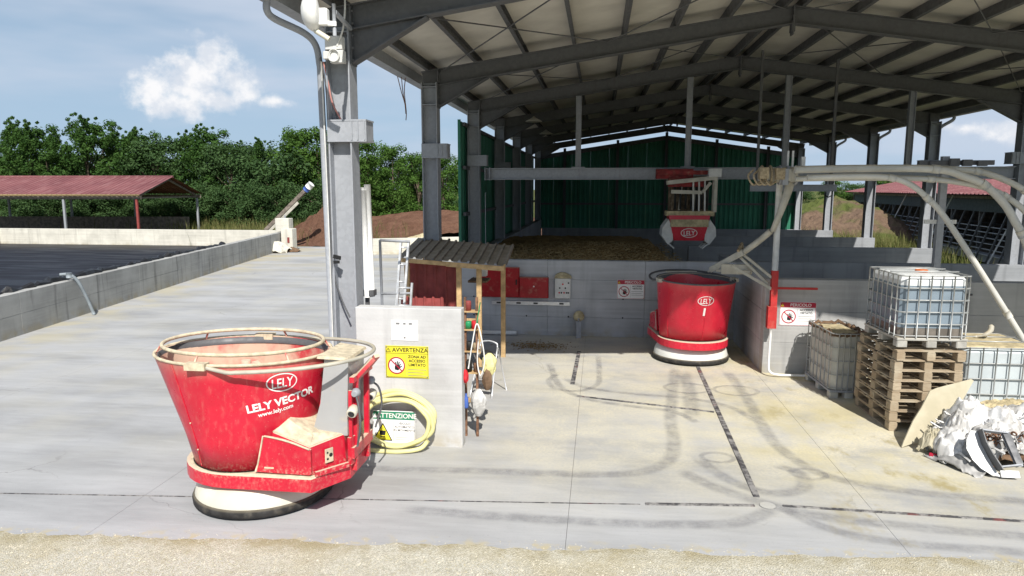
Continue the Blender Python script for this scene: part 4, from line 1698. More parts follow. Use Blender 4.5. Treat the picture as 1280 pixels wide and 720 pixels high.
m.loft([[(-.20, -.14, .465), (.20, -.14, .465), (.20, 0, .465), (-.20, 0, .465)], [(-.17, -.11, .53), (.18, -.11, .51), (.18, 0, .53), (-.17, 0, .55)],
        [(-.06, -.06, .575), (.05, -.06, .57), (.05, 0, .59), (-.06, 0, .60)]])
m.build('cap', M['feed_top'], t)
for x, z, c in ((0, .33, 'red_bag'), (-.07, .24, 'black'), (.06, .24, 'black'), (-.08, .13, 'red_bag'), (-.03, .13, 'black'), (.03, .13, 'red_bag'), (.09, .13, 'black'), (.13, .36, 'black'), (.13, .13, 'black')):
    MB().lathe([(.020, 0), (.020, -.02), (.013, -.026)], 10, (x, -.121, z), axis='y').build('button', M[c], t)
t = thing('cable_channel', 'long aluminium cable channel screwed to the pit wall under the red boxes', 'cable channel', (-1.56, YP, .72))
MB().cbox(-.92, .92, -.05, 0, 0, .085, .005).build('channel', M['alu'], t)
for x in (-.75, -.28, .12, .72):
    MB().box(x - .05, x + .05, -.056, -.049, .025, .06).build('clip', M['black'], t)
t = thing('floor_pipe', 'short white plastic pipe lying on the floor at the foot of the pit wall', 'pipe', (-2.3, 15.85, .06))
MB().tube([(-.45, 0, 0), (.42, .02, 0)], .05, 10).build('pipe', M['pipe_white'], t)
t = thing('water_tap_post', 'short grey post with a dusty cap standing at the pit wall', 'post', (-.43, 15.78, 0))
MB().box(-.055, .055, -.05, .05, 0, .42).build('post', M['galv'], t)
MB().lathe([(.06, .40), (.12, .44), (.13, .52), (.09, .60), (.04, .63)], 14).build('cap', M['feed_top'], t)
MB().tube([(0, -.08, .47), (0, -.17, .46), (0, -.18, .41)], .02, 8).build('spout', M['galv'], t)
t = thing('straw_scraps', 'brown feed scraps on the floor beside the post in the pit', 'scraps', (-1.3, 14.8, 0), kind='stuff')
rnd = random.Random(4)
m = MB()
for i in range(500):
    x, y = rnd.gauss(0, .35), rnd.gauss(0, .18)
    a, l = rnd.uniform(0, 6.28), rnd.uniform(.02, .06)
    m.add([(x, y, .004), (x + math.cos(a) * l, y + math.sin(a) * l, .008), (x + .3 * l, y + .3 * l, .022)], [(0, 1, 2)])
m.build('scraps', M['feed'], t)

# ------------------------------------------------------------------ feed grab under the cross beam
t = thing('feed_grab', 'red and white feed grab hanging from the cross beam over the heap', 'feed grab', (2.2, 18.0, 2.05))
# trolley
MB().box(-.80, .10, -.02, .30, 1.60, 1.84).build('trolley', M['grab_red'], t)
MB().box(-.78, .62, -.10, -.05, 1.70, 1.80).build('trolley_rail', M['grab_red'], t)
for x in (-.62, -.30):
    MB().lathe([(.07, -.13), (.07, -.02)], 14, (x, 0, 1.74), axis='y').build('trolley_wheel', M['black'], t)
for s in (-1, 1):
    m = MB().beam((.62, s * .14 - .1, 1.72), (.62, s * .14 - .1, .78), .08, .05)
    m.build('grab_post', M['tube_dirty'], t)
    m = MB().beam((-.55, s * .14 - .1, 1.50), (.62, s * .14 - .1, 1.62), .06, .10)
    m.build('grab_arm', M['tube_dirty'], t)
    m = MB().beam((-.45, s * .14 - .1, 1.28), (.30, s * .14 - .1, 1.26), .04, .09)
    m.beam((.30, s * .14 - .1, 1.26), (.50, s * .14 - .1, 1.50), .04, .07)
    m.build('grab_link', M['tube_dirty'], t)
MB().box(.44, .74, -.28, .1, 1.64, 1.84).build('hinge_block', M['plate'], t)
for x in (.50, .68):
    MB().lathe([(.03, -.29), (.03, -.27)], 10, (x, 0, 1.74), axis='y').build('bolt', M['black'], t)
for k in range(7):
    x = -.35 + .13 * k
    MB().tube([(x, -.1, 1.5), (x + .01, -.12, 1.25), (x + .02, -.1, .85)], .026, 7).build('hydraulic_hose', M['black'], t)
for k in range(3):
    MB().tube([(.08 + .14 * k, -.22, 1.55), (.10 + .14 * k, -.22, .80)], .022, 7).build('cylinder_rod', M['plate'], t)
MB().box(-.55, .62, -.22, .28, .68, .80).build('cross_plate', M['feed_top'], t)
MB().box(-.18, .30, -.30, -.12, .52, .68).build('motor_block', M['black'], t)
MB().cbox(-.48, .50, .02, .26, .80, 1.66, .03).build('grab_core', M['rust_dark'], t)
for k in range(5):
    MB().beam((-.40 + .17 * k, -.06, .82), (-.34 + .17 * k, -.06, 1.58), .045, .05).build('core_bar', M['tube_dirty'] if k % 2 else M['rust_dark'], t)
MB().cbox(-.50, .36, -.14, .2, 1.40, 1.60, .02).build('upper_hood', M['grab_red'], t)
# red bucket body
m = MB()
m.loft([[(-.36, -.34, .08), (.36, -.34, .08), (.36, .34, .08), (-.36, .34, .08)], [(-.44, -.38, .42), (.44, -.38, .42), (.44, .38, .42), (-.44, .38, .42)],
        [(-.50, -.36, .70), (.50, -.36, .70), (.50, .36, .70), (-.50, .36, .70)]])
gb = m.build('grab_body', M['red_clean'], t)
MB().box(-.46, .46, -.41, -.385, .42, .60).build('dust_band', M['feed_top'], gb)
MB().add(*ring_art(.20, .115, .016)).xf(upright(0, .27, -.40)).build('emblem_ring', M['white_ink'], gb)
MB().add(*logo_letters(.27, .13)).xf(upright(0, .26, -.402)).build('emblem', M['white_ink'], gb)
for s in (-1, 1):
    m = MB()
    pr = [(.50, .60), (.64, .40), (.66, .20), (.50, -.02), (.38, .08), (.40, .40)]
    m.loft([[(s * x, -.36, z) for x, z in pr], [(s * x, .36, z) for x, z in pr]])
    m.build('jaw', M['plate'], t)
    for y in (-.3, 0, .3):
        MB().beam((s * .50, y, .02), (s * .34, y, -.12), .05, .03).build('tine', M['plate'], t)

# ------------------------------------------------------------------ mast, spout and feed tubes
YM = 12.9
t = thing('mast', 'white mast painted red at its lower end, standing at the front wall corner', 'mast', (3.14, YM, 0))
MB().tube([(0, 0, 1.78), (0, 0, 3.72)], .055, 10).build('pole', M['plate'], t)
MB().box(-.055, .055, -.055, .055, .95, 1.95).build('red_sleeve', M['mast_red'], t)
MB().box(-.095, .06, -.07, .07, .90, 1.30).build('mast_foot', M['mast_red'], t)
MB().box(.04, .75, -.02, .02, 1.61, 1.65).build('red_arm', M['mast_red'], t)
MB().beam((-.05, -.02, 1.62), (-.75, .05, 2.02), .05, .05).build('red_strut', M['tube_dirty'], t)
MB().tube(smooth_path([(-.02, -.03, .92), (-.03, -.03, .25), (0, -.05, .09), (.12, -.07, .05), (.35, -.07, .045), (1.2, -.05, .045)], 5), .022, 8).build('conduit', M['pipe_white'], t)
# coupling clutter at the mast head
rnd = random.Random(11)
t = thing('tube_coupling', 'dusty cluster of clamps and couplings at the top of the mast', 'coupling', (3.05, 12.55, 3.62))
MB().tube([(-.34, 0, 0), (.30, 0, .02)], .13, 12).build('sleeve', M['tube_dirty'], t)
for x in (-.30, -.16, .0, .12, .26):
    m = MB().tube([(x + .0, .15 * math.cos(q * .524), .15 * math.sin(q * .524) + .01) for q in range(12)], .022, 6, closed=True)
    m.build('clamp_ring', M['rope'] if x < -.1 else M['galv'], t)
for i in range(7):
    x = rnd.uniform(-.4, .25)
    MB().cbox(x, x + rnd.uniform(.08, .16), -.2 - .007 * i, -.1 + .005 * i, rnd.uniform(-.16, .02), rnd.uniform(.06, .16), .006).build('clamp', M[rnd.choice(['galv', 'rope', 'tube_dirty'])], t)
for i in range(4):
    x = -.45 + i * .09
    MB().tube(smooth_path([(x, -.05, .1), (x - .1, -.14, .0), (x - .02, -.16, -.15), (x + .1, -.1, -.1)], 5), .018, 6).build('strap', M['rope'], t)
for x in (.12, .20):
    MB().beam((x, 0, .1), (x, 0, .42), .03, .03).build('stay', M['plate'], t)
MB().cbox(.34, .40, -.04, .04, .14, .32, .004).build('switch_box', M['plate'], t)
# spout that drops into the robot
t = thing('feed_spout', 'dusty feed spout running from the mast head down to the numbered robot', 'spout', (3.2, 12.75, 3.5))
pts = [(.08, -.05, .08), (.02, -.05, -.22), (-.08, .0, -.58), (-.155, .1, -.86)]
m = MB()
rings = []
for i, p in enumerate(smooth_path(pts, 4)):
    w_ = .088 - .028 * (i / 12)
    ring = []
    for k in range(12):
        q = 2 * math.pi * k / 12
        ring.append((p.x + w_ * math.cos(q), p.y + .06 * math.sin(q), p.z + .03 * math.cos(q)))
    rings.append(ring)
m.loft(rings, smooth=True)
m.build('upper_sleeve', M['tube_dirty'], t)
MB().tube(smooth_path([(-.18, .08, -.84), (-.36, .22, -1.04), (-.62, .42, -1.30)], 4), [.056] * 9, 12).build('tube', M['tube_dirty'], t)
m = MB()
m.beam((-.58, .40, -1.28), (-1.08, .82, -1.66), .20, .03)
m.beam((-.60, .31, -1.25), (-1.10, .73, -1.63), .025, .10)
m.beam((-.56, .49, -1.25), (-1.06, .91, -1.63), .025, .10)
m.build('chute', M['tube_dirty'], t)
MB().tube([(-.68, .32, -1.22), (-.60, .44, -1.10), (-.56, .56, -1.22)], .03, 8).build('clamp', M['rope'], t)
for a, b in (((-.62, .42, -1.34), (-.16, .16, -1.80)), ((-.56, .40, -1.30), (-.05, .14, -1.72)), ((-1.0, .62, -1.62), (-.45, .30, -1.60))):
    MB().beam(a, b, .05, .045).build('stay', M['tube_dirty'], t)
MB().box(-.95, -.40, .40, .46, -1.66, -1.48).build('side_board', M['tube_dirty'], t)

TUBES = [
    ('upper white feed tube with the tight bend, running right from the mast head', .060, [(3.15, 12.0, 3.71), (4.2, 12.0, 3.725), (5.3, 12.0, 3.71), (5.72, 12.0, 3.60), (6.05, 12.0, 3.46), (6.36, 12.0, 3.17), (6.54, 12.0, 2.90), (6.74, 12.0, 2.55), (7.0, 12.0, 1.9), (7.25, 12.0, 1.0), (7.4, 12.0, .1)]),
    ('lower white feed tube running right beneath the upper one', .046, [(3.2, 12.14, 3.565), (4.2, 12.14, 3.575), (5.3, 12.14, 3.555), (6.05, 12.14, 3.44), (6.45, 12.14, 3.28), (6.80, 12.14, 3.00), (7.2, 12.14, 2.5), (7.5, 12.14, 1.6), (7.7, 12.14, .1)]),
    ('rear feed tube rising above the others behind the tall support post', .050, [(4.6, 12.34, 3.73), (5.6, 12.34, 3.72), (6.1, 12.34, 3.68), (6.5, 12.34, 3.55), (6.85, 12.34, 3.36), (7.3, 12.34, 3.0), (7.7, 12.34, 2.2), (7.9, 12.34, .1)]),
    ('thin feed tube sloping straight down in front of the stacked tank', .046, [(3.3, 11.82, 3.58), (4.1, 11.82, 3.60), (4.58, 11.82, 3.57), (4.88, 11.82, 3.46), (5.14, 11.82, 3.25), (5.42, 11.82, 2.95), (6.0, 11.82, 2.13), (6.72, 11.82, 1.06), (7.35, 11.82, .1)]),
]
for lab, r, pts in TUBES:
    t = thing('feed_tube', lab, 'feed tube', (0, 0, 0), 0, 'feed tubes leaving the mast head')
    sp_ = smooth_path(pts, 6)
    MB().tube(sp_, r, 12).build('tube', M['tube'], t)
    for k in (12, 24, 40):
        if k < len(sp_) - 1:
            d = (sp_[k + 1] - sp_[k]).normalized() * .06
            MB().tube([sp_[k] - d, sp_[k] + d], r + .010, 12).build('joint_sleeve', M['tube'], t)
t = thing('tube_support_post', 'slim galvanised post holding the feed tubes behind the stacked tank', 'post', (5.86, 12.95, 0))
MB().box(-.055, .055, -.05, .05, 0, 3.95).build('post', M['galv'], t)
MB().box(-.45, .75, -.09, -.03, 3.80, 3.88).build('cross_bar', M['galv_dark'], t)
for x, zt in ((-.30, 3.86), (.02, 3.91), (.22, 3.89), (.46, 3.87)):
    MB().cbox(x, x + .15, -.16, -.10, 3.78, zt, .005).build('clamp', M['galv_dark'], t)
for s in (-1, 1):
    MB().box(s * .06 if s > 0 else -.26, .26 if s > 0 else -.06, -.03, .0, 2.80, 2.87).build('side_bracket', M['plate'], t)

# ------------------------------------------------------------------ intermediate bulk tanks


def make_ibc(name, label, loc, rz, w, d, h, kind, group=None):
    """caged tank: width w in x, depth d in y, front face on -Y, near left corner at loc"""
    t = thing(name, label, 'caged tank', loc, rz, group)
    b = .13
    base = MB()
    for x in (0, w / 2 - .07, w - .14):
        for y in (0, d / 2 - .07, d - .14):
            base.v and None
            MB().cbox(x, x + .14, y, y + .14, 0, b - .035, .012).build('foot', M['foot_grey'] if kind == 'blue' else M['ibc_dirty'], t)
    MB().cbox(-.005, w + .005, -.005, d + .005, b - .034, b, .008).build('base_tray', M['galv'] if kind != 'blue' else M['foot_grey'], t)
    i = .03

    def bottle(z0, z1, c, mat, nm, top=False):
        m = MB()
        ring = lambda z, g: [(i + g + c, i + g, z), (w - i - g - c, i + g, z), (w - i - g, i + g + c, z), (w - i - g, d - i - g - c, z), (w - i - g - c, d - i - g, z), (i + g + c, d - i - g, z), (i + g, d - i - g - c, z), (i + g, i + g + c, z)]
        rr = [ring(z0, 0), ring(z1, 0)]
        if top:
            rr = [ring(z0, 0), ring(z1 - .07, 0), ring(z1 - .025, .025), ring(z1, .08)]
        m.loft(rr, smooth=False)
        return m.build(nm, mat, t)
    if kind == 'blue':
        bottle(b + .002, b + .135, .07, M['ibc_sed'], 'sediment')
        bottle(b + .137, h - .15, .07, M['ibc_blue'], 'liquid')
        bottle(h - .148, h - .01, .07, M['ibc_white'], 'bottle', True)
        m = MB().lathe([(.085, h - .012), (.085, h + .025), (.075, h + .03)], 18, (w * .52, d * .45, 0))
        m.build('filler_cap', M['orange'], t)
    elif kind == 'pale':
        bottle(b + .002, h - .02, .07, M['ibc_pale'], 'bottle', True)
        m = MB().cbox(.05, w - .05, .05, d - .05, h - .018, h + .004, .02)
        m.build('feed_dust', M['feed_top'], t)
    else:
        bottle(b + .002, h - .06, .07, M['ibc_dirty'], 'bottle')
        m = MB()
        rnd_ = random.Random(8)
        n = 40
        pts = []
        for k in range(n):
            q = 2 * math.pi * k / n
            e = 1 / max(abs(math.cos(q)), abs(math.sin(q)))
            pts.append((w / 2 + (w / 2 - .035) * e * math.cos(q), d / 2 + (d / 2 - .035) * e * math.sin(q), h - .05 + rnd_.uniform(-.02, .05)))
        m.tube(pts, .03, 6, closed=True, smooth=False)
        m.build('cut_edge', M['cloth'], t)
        MB().cbox(.07, w - .07, .07, d - .07, h - .1, h - .058, .02).build('feed_fill', M['feed_top'], t)
    r = .0095
    nz = 6 if kind == 'blue' else 5
    zs = [b + .03 + (h - b - .04) * k / (nz - 1) for k in range(nz)]
    for z in zs:
        c = .05
        pts = [(c, 0, z), (w - c, 0, z), (w, c, z), (w, d - c, z), (w - c, d, z), (c, d, z), (0, d - c, z), (0, c, z)]
        MB().tube(pts, r, 6, closed=True).build('cage_ring', M['wire'], t)
    bar = MB().tube([(0, 0, b), (0, 0, h - .005)], r, 6).mesh('cage_bar', M['wire'])
    nxb, nyb = 6, 7
    for k in range(nxb):
        x = .09 + (w - .18) * k / (nxb - 1)
        for y in (-.012, d + .012):
            put('cage_bar', bar, t, (x, y, 0))
    for k in range(nyb):
        y = .09 + (d - .18) * k / (nyb - 1)
        for x in (-.012, w + .012):
            put('cage_bar', bar, t, (x, y, 0))
    if kind != 'cut':
        for k in (.33, .66):
            MB().tube([(0, d * k, h + .012), (w, d * k, h + .012)], .012, 6).build('top_bar', M['wire'], t)
    return t


make_ibc('caged_tank', 'caged tank holding bluish liquid on top of the pallet stack', (4.16, 10.12, 1.21), R(2), .93, 1.12, 1.01, 'blue', 'caged tanks beside the pallets')
make_ibc('caged_tank', 'dirty cut open caged tank on the ground left of the pallet stack', (3.80, 11.62, 0), R(3), .62, 1.2, 1.08, 'cut', 'caged tanks beside the pallets')
make_ibc('caged_tank', 'pale caged tank covered in feed dust right of the pallet stack', (5.34, 10.75, .0), R(1), 1.12, 1.1, 1.10, 'pale', 'caged tanks beside the pallets')
# hose end and rod on the pale tank
t = thing('rag', 'pale twisted rag lying on the dusty tank top', 'rag', (5.98, 11.4, 1.11))
MB().tube(smooth_path([(-.15, 0, .02), (-.05, -.05, .06), (.05, 0, .12), (.08, .05, .2)], 5), [.02] * 5 + [.035] * 5 + [.04] * 5 + [.02], 8).build('rag_body', M['tube_dirty'], t)
t = thing('iron_rod', 'dark iron rod standing behind the dusty pale tank', 'rod', (6.28, 12.7, 0))
MB().tube([(0, 0, 0), (.0, .0, 1.62)], .022, 8).build('rod', M['galv_dark'], t)
MB().tube([(-.07, 0, 1.6), (.09, 0, 1.6)], .018, 8).build('cross_piece', M['galv_dark'], t)

# pallet stack
PW, PD, PH = .93, 1.25, .144


def make_pallet():
    t = thing('pallet', '', 'pallet')
    rnd_ = random.Random(21)
    for k in range(6):
        y = .01 + (PD - .13) * k / 5
        MB().cbox(.0, PW, y, y + .11, .128, .144, .003).build('deck_board', M['pallet_wood'], t)
    for k in range(3):
        x = (PW - .12) * k / 2
        MB().cbox(x + .005, x + .105, .003, PD - .01, .1115, .127, .003).build('bearer_board', M['pallet_wood'], t)
        for j in range(3):
            y = .004 + (PD - .15) * j / 2
            MB().cbox(x, x + .115, y, y + .14, .0175, .1105, .004).build('block', M['pallet_wood'], t)
        MB().cbox(x + .004, x + .108, .002, PD - .012, .001, .0165, .003).build('bottom_board', M['pallet_wood'], t)
    return t


def mk_pallet_wood():
    t = NT('pallet_wood')
    r = t.rand()
    a = t.mix(r, (.34, .26, .175), (.47, .39, .28))
    g_ = t.noise(5, 6, stretch=(3, 3, 22))
    c = t.mix(t.rng(g_, .35, .7, 0, .55), a, (.24, .19, .13))
    c = t.mix(t.rng(t.noise(3, 4), .5, .7, 0, .4), c, (.50, .46, .36))
    t.bump(g_, .25, .004)
    return t.done(c, .9, 0, .15)


M['pallet_wood'] = mk_pallet_wood()
pal = make_pallet()
for k in range(8):
    p = pal if k == 0 else copy_tree(pal)
    rnd = random.Random(30 + k)
    p.location = (4.12 + .004 * k + rnd.uniform(-.012, .012), 10.08 + rnd.uniform(-.012, .012), PH * k + .002 * k + .003)
    p.rotation_euler = (0, 0, R(2.5) + R(rnd.uniform(-.9, .9)))
    p['label'] = ('lowest timber pallet of the tall stack, resting on the concrete' if k == 0 else
                  'topmost timber pallet of the stack, directly under the blue tank' if k == 7 else ORD[k] + ' timber pallet from the ground in the tall stack')
    p['group'] = 'timber pallets stacked under the caged tank'

# old board leaning on the pallets
t = thing('leaning_board', 'weathered pale board with ragged edges leaning against the pallet stack', 'board', (4.02, 9.42, 0))
m = MB()
poly = [(0, 0), (.16, .03), (.44, .0), (.62, .16), (1.02, .62), (1.22, .93), (1.18, .97), (.62, .93), (.50, .90), (.34, .62), (.20, .42), (.04, .10)]
ax, az = Vector((.86, .25, .12)), Vector((.04, .33, .80))
nrm = ax.cross(az).normalized() * .022
v = [ax * x * 1.02 + az * y * .86 for x, y in poly]
m.loft([[tuple(p) for p in v], [tuple(p + nrm) for p in v]])
m.build('board', M['ply'], t)

# heap of discarded film
def crumple(name, mat, c, sx, sy, sz, seed, n=16, parent=None, rz=0.):
    """crumpled sheet: a folded grid pushed about by ridged noise, given thickness"""
    m = MB()
    cr, sr = math.cos(rz), math.sin(rz)
    top, bot = [], []
    for j in range(n + 1):
        for i in range(n + 1):
            u, v = i / n * 2 - 1, j / n * 2 - 1
            f = Vector((u * 1.5 + seed * 7.3, v * 1.5, seed * 1.7))
            wv = Vector((noise.noise(f * 1.3 + Vector((3, 1, 2))), noise.noise(f * 1.3 + Vector((8, 5, 2))), 0)) * .9
            r1 = 1 - 2.4 * abs(noise.noise((f + wv) * 1.2))
            r2 = 1 - 2.4 * abs(noise.noise((f + wv) * 2.6 + Vector((0, 0, 5))))
            r3 = 1 - 2.4 * abs(noise.noise(Vector((f.x * 6.5 + wv.x * 3, f.y * 1.6 + wv.y * 3, 2))))
            x = u * sx + .20 * sx * wv.x
            y = v * sy + .22 * sy * wv.y
            z = sz * max(0, 1 - (u * u + v * v) * .8) + sz * (.18 * r1 + .11 * r2 + .06 * r3)
            z = max(z, .004)
            p = (x * cr - y * sr + c[0], x * sr + y * cr + c[1], z + c[2])
            top.append(p)
            bot.append((p[0], p[1], p[2] - .012))
    N = (n + 1) ** 2
    m.v = top + bot
    for j in range(n):
        for i in range(n):
            a = j * (n + 1) + i
            m.f += [(a, a + 1, a + n + 2, a + n + 1), (N + a + n + 1, N + a + n + 2, N + a + 1, N + a)]
    rim = list(range(n)) + [n + (n + 1) * j for j in range(n)] + [N - 1 - i for i in range(n)] + [(n + 1) * (n - j) for j in range(n)]
    for k in range(len(rim)):
        a, b = rim[k], rim[(k + 1) % len(rim)]
        m.f.append((b, a, N + a, N + b))
    m.mi = [0] * len(m.f)
    m.sm = [False] * len(m.f)
    return m.build(name, mat, parent)


FILM = [('dark crumpled film underneath the whole rubbish heap', (5.15, 9.35, 0), .70, .55, .34, 'cloth'),
        ('large white film spread over the right side of the heap', (5.62, 9.55, .12), .66, .44, .42, 'film'),
        ('crumpled white film at the top left of the heap by the board', (4.84, 9.42, .20), .30, .32, .42, 'film'),
        ('white film bunch in the middle of the heap above the metal housing', (5.12, 9.25, .20), .38, .28, .38, 'film'),
        ('small white film bunch low on the left of the heap', (4.52, 9.12, .0), .28, .24, .34, 'film'),
        ('grey film trailing onto the concrete left of the metal housing', (4.48, 8.86, .0), .36, .16, .14, 'film_grey'),
        ('brown cardboard scrap wedged under the leaning board', (4.36, 9.26, .03), .16, .16, .26, 'ply'),
        ('yellowish film strip along the top of the heap', (5.55, 9.78, .36), .45, .22, .20, 'feed_top'),
        ('white film lump at the right end of the heap', (5.75, 9.15, .05), .36, .3, .42, 'film'),
        ('grey film flap behind the metal housing', (4.85, 9.02, .05), .42, .22, .36, 'film_grey'),
        ('white film fold hanging over the left of the heap', (4.66, 9.25, .22), .22, .20, .30, 'film')]
for k, (lab, c, sx, sy, sz, mt) in enumerate(FILM):
    o = crumple('crumpled_film', M[mt], c, sx, sy, sz, k + 1, 38, None, .4 * k)
    tag(o, lab, 'film scrap', 'film scraps in the rubbish heap')
    for p_ in o.data.polygons:
        p_.use_smooth = mt.startswith('film')
rnd = random.Random(14)
m = MB()
for i in range(60):
    x, y = rnd.uniform(4.45, 5.8), rnd.uniform(8.75, 9.6)
    z = .10 + .38 * max(0, 1 - ((x - 5.2) / .9) ** 2) * max(.2, 1 - ((9.35 - y) / .8) ** 2) + rnd.uniform(0, .1)
    a = rnd.uniform(0, 6.28)
    l = rnd.uniform(.08, .26)
    p = [(x + math.cos(a) * l * q + rnd.uniform(-.03, .03), y + math.sin(a) * l * q + rnd.uniform(-.03, .03), z + rnd.uniform(-.05, .05)) for q in (-1, -.4, .2, .8)]
    m.tube(p, rnd.uniform(.006, .016), 4, smooth=False)
o = m.build('film_shreds', M['film'])
tag(o, 'torn white film shreds tangled over the rubbish heap', kind='stuff')
# sheet metal ring segment in the heap
t = thing('metal_ring', 'bent grey sheet metal housing with a curved flange on the front of the rubbish heap', 'metal housing', (4.44, 8.52, .03))
t.rotation_euler = (R(58), 0, R(-4))
t.scale = (.76, .80, .8)
fl = [(.10, .66), (.02, .52), (.0, .38), (.06, .22), (.16, .10), (.30, .01), (.42, -.01), (.36, .10), (.28, .30), (.22, .48), (.20, .66)]
MB().prism([(x, y) for x, y in fl], 0, .014).build('flange', M['flange'], t)
m = MB().beam((.20, .66, .09), (.23, .46, .09), .016, .18).beam((.23, .46, .09), (.30, .28, .09), .016, .18).beam((.30, .28, .09), (.40, .08, .09), .016, .18)
m.build('inner_wall', M['galv_dark'], t)
MB().beam((.20, .67, .05), (.60, .64, .05), .02, .11).build('top_wall', M['galv'], t)
MB().beam((.58, .65, .06), (.70, .18, .06), .10, .03).build('right_wall', M['galv_dark'], t)
MB().beam((.585, .66, .0), (.72, .16, .0), .11, .014).build('right_flange', M['galv'], t)
MB().beam((.42, .03, .03), (.68, .04, .03), .10, .02).build('lower_flange', M['flange'], t)
MB().beam((.40, .12, .08), (.70, .17, .08), .02, .13).build('lower_wall', M['galv'], t)
t = thing('rusty_chain', 'rusty chain bundle hanging over the metal ring', 'chain', (4.78, 8.86, .20))
lk = MB().tube([(.022 * math.cos(q * .785), .036 * math.sin(q * .785), 0) for q in range(8)], .0075, 5, closed=True).mesh('link', M['rust'])
rnd = random.Random(6)
for c_ in range(5):
    for k in range(11):
        put('link', lk, t, (c_ * .055 - .12 + rnd.uniform(-.015, .015), -.02 * k * .3 + rnd.uniform(-.02, .02), .20 - .033 * k), (R(90) + rnd.uniform(-.4, .4), rnd.uniform(-.5, .5) + (1.57 if k % 2 else 0), rnd.uniform(-.5, .5)))
for k in range(26):
    put('link', lk, t, (-.05 + k * .022, .06 + rnd.uniform(-.06, .06), .20 + rnd.uniform(-.05, .04)), (rnd.uniform(0, 3), rnd.uniform(0, 3), rnd.uniform(0, 3)))
t = thing('red_can', 'small dark red can lying in front of the leaning board', 'can', (4.38, 9.02, .035), R(-28))
MB().lathe([(.028, -.17), (.034, -.16), (.034, .15), (.02, .17)], 14, axis='x').build('can_body', M['red_sign'], t)
MB().lathe([(.012, .17), (.012, .22)], 10, axis='x').build('nozzle', M['black'], t)

# ------------------------------------------------------------------ small lean-to shelter and clutter behind the notice wall
t = thing('tool_shelter', 'small timber shelter with dark corrugated roof and faded red tin walls', 'shelter')


def roof_tin(n, w, mat):
    """corrugated strip: x across, y from front (0) to back (1.75)"""
    m = MB()
    pr = []
    for k in range(n):
        b = w * k / n
        pr += [(b, 0), (b + w / n * .62, 0), (b + w / n * .74, .030), (b + w / n * .90, .030)]
    pr.append((w, 0))
    N = len(pr)
    for y, zz in ((0, 0), (1.75, .22)):
        for dz in (0, .004):
            m.v += [(x - .09 * (y / 1.75), y, z + zz + dz) for x, z in pr]
    for i in range(N - 1):
        m.f += [(i, 2 * N + i, 2 * N + i + 1, i + 1), (N + i, N + i + 1, 3 * N + i + 1, 3 * N + i), (i, i + 1, N + i + 1, N + i)]
    m.mi = [0] * len(m.f)
    m.sm = [False] * len(m.f)
    return m.mesh('roof_sheet', mat)


rt = roof_tin(4, .68, M['tin_dark'])
for k in range(3):
    put('roof_sheet', rt, t, (-3.60 + .655 * k, 12.15 - .02 * k, 2.175 - .042 * k + .004 * (k % 2)), (R(random.uniform(-.6, .6)), R(3.4), 0))
MB().beam((-3.55, 12.19, 2.125), (-2.62, 12.17, 2.065), .04, .075).build('fascia_board', M['straw_wood'] if 'straw_wood' in M else M['wood'], t)
MB().beam((-2.70, 12.12, 2.07), (-1.66, 12.12, 2.00), .04, .085).build('fascia_board', M['wood'], t)
for x, y in ((-2.52, 12.36), (-2.15, 12.36), (-3.5, 13.75), (-1.9, 13.75), (-3.5, 12.4)):
    MB().cbox(x - .045, x + .045, y - .035, y + .035, 0, 2.03 if y < 13 else 2.22, .004).build('post', M['wood'], t)
MB().beam((-2.48, 12.32, 1.02), (-2.19, 12.32, 1.02), .03, .07).build('rail_board', M['wood'], t)
MB().beam((-2.48, 12.33, .55), (-2.19, 12.33, .55), .03, .07).build('rail_board', M['wood'], t)


def tin_wall(x0, x1, y, z0, z1, n, nm, mat, jag=0.):
    m = MB()
    w = x1 - x0
    pr = []
    for k in range(n):
        b = x0 + w * k / n
        pr += [(b, 0), (b + w / n * .62, 0), (b + w / n * .72, -.022), (b + w / n * .88, -.022)]
    pr.append((x1, 0))
    N = len(pr)
    for dy in (0, .004):
        m.v += [(x, y + d + dy, z0) for x, d in pr]
        m.v += [(x, y + d + dy, z1 + (jag if d < 0 else 0)) for x, d in pr]
    for i in range(N - 1):
        m.f += [(i, i + 1, N + i + 1, N + i), (3 * N + i, 3 * N + i + 1, 2 * N + i + 1, 2 * N + i), (N + i, N + i + 1, 3 * N + i + 1, 3 * N + i)]
    m.mi = [0] * len(m.f)
    m.sm = [False] * len(m.f)
    return m.build(nm, mat, t)


tin_wall(-3.56, -2.60, 12.62, .02, 2.05, 5, 'wall_sheet', M['tin_red'])
tin_wall(-3.60, -2.80, 12.30, .02, 1.42, 5, 'front_sheet', M['tin_red'], .03)
MB().box(-2.36, -2.16, 13.2, 13.4, 1.72, 1.92).build('meter_box', M['plate'], t)
MB().box(-2.48, -2.12, 13.0, 13.5, 1.62, 1.66).build('shelf', M['cloth'], t)
MB().box(-2.30, -2.25, 13.1, 13.15, 0, 1.62).build('shelf_leg', M['cloth'], t)

# aluminium ladders beside the shelter
def ladder(name, label, p0, p1, wid, nr, r):
    t = thing(name, label, 'ladder', p0)
    d = Vector(p1) - Vector(p0)
    for s in (0, 1):
        MB().beam((s * wid, 0, 0), (s * wid + d.x, d.y, d.z), r, r * 1.6, (0, 1, 0)).build('rail', M['alu'], t)
    for k in range(nr):
        q = (k + .7) / nr
        MB().tube([(d.x * q, d.y * q, d.z * q), (wid + d.x * q, d.y * q, d.z * q)], .016, 7).build('rung', M['alu'], t)
    return t


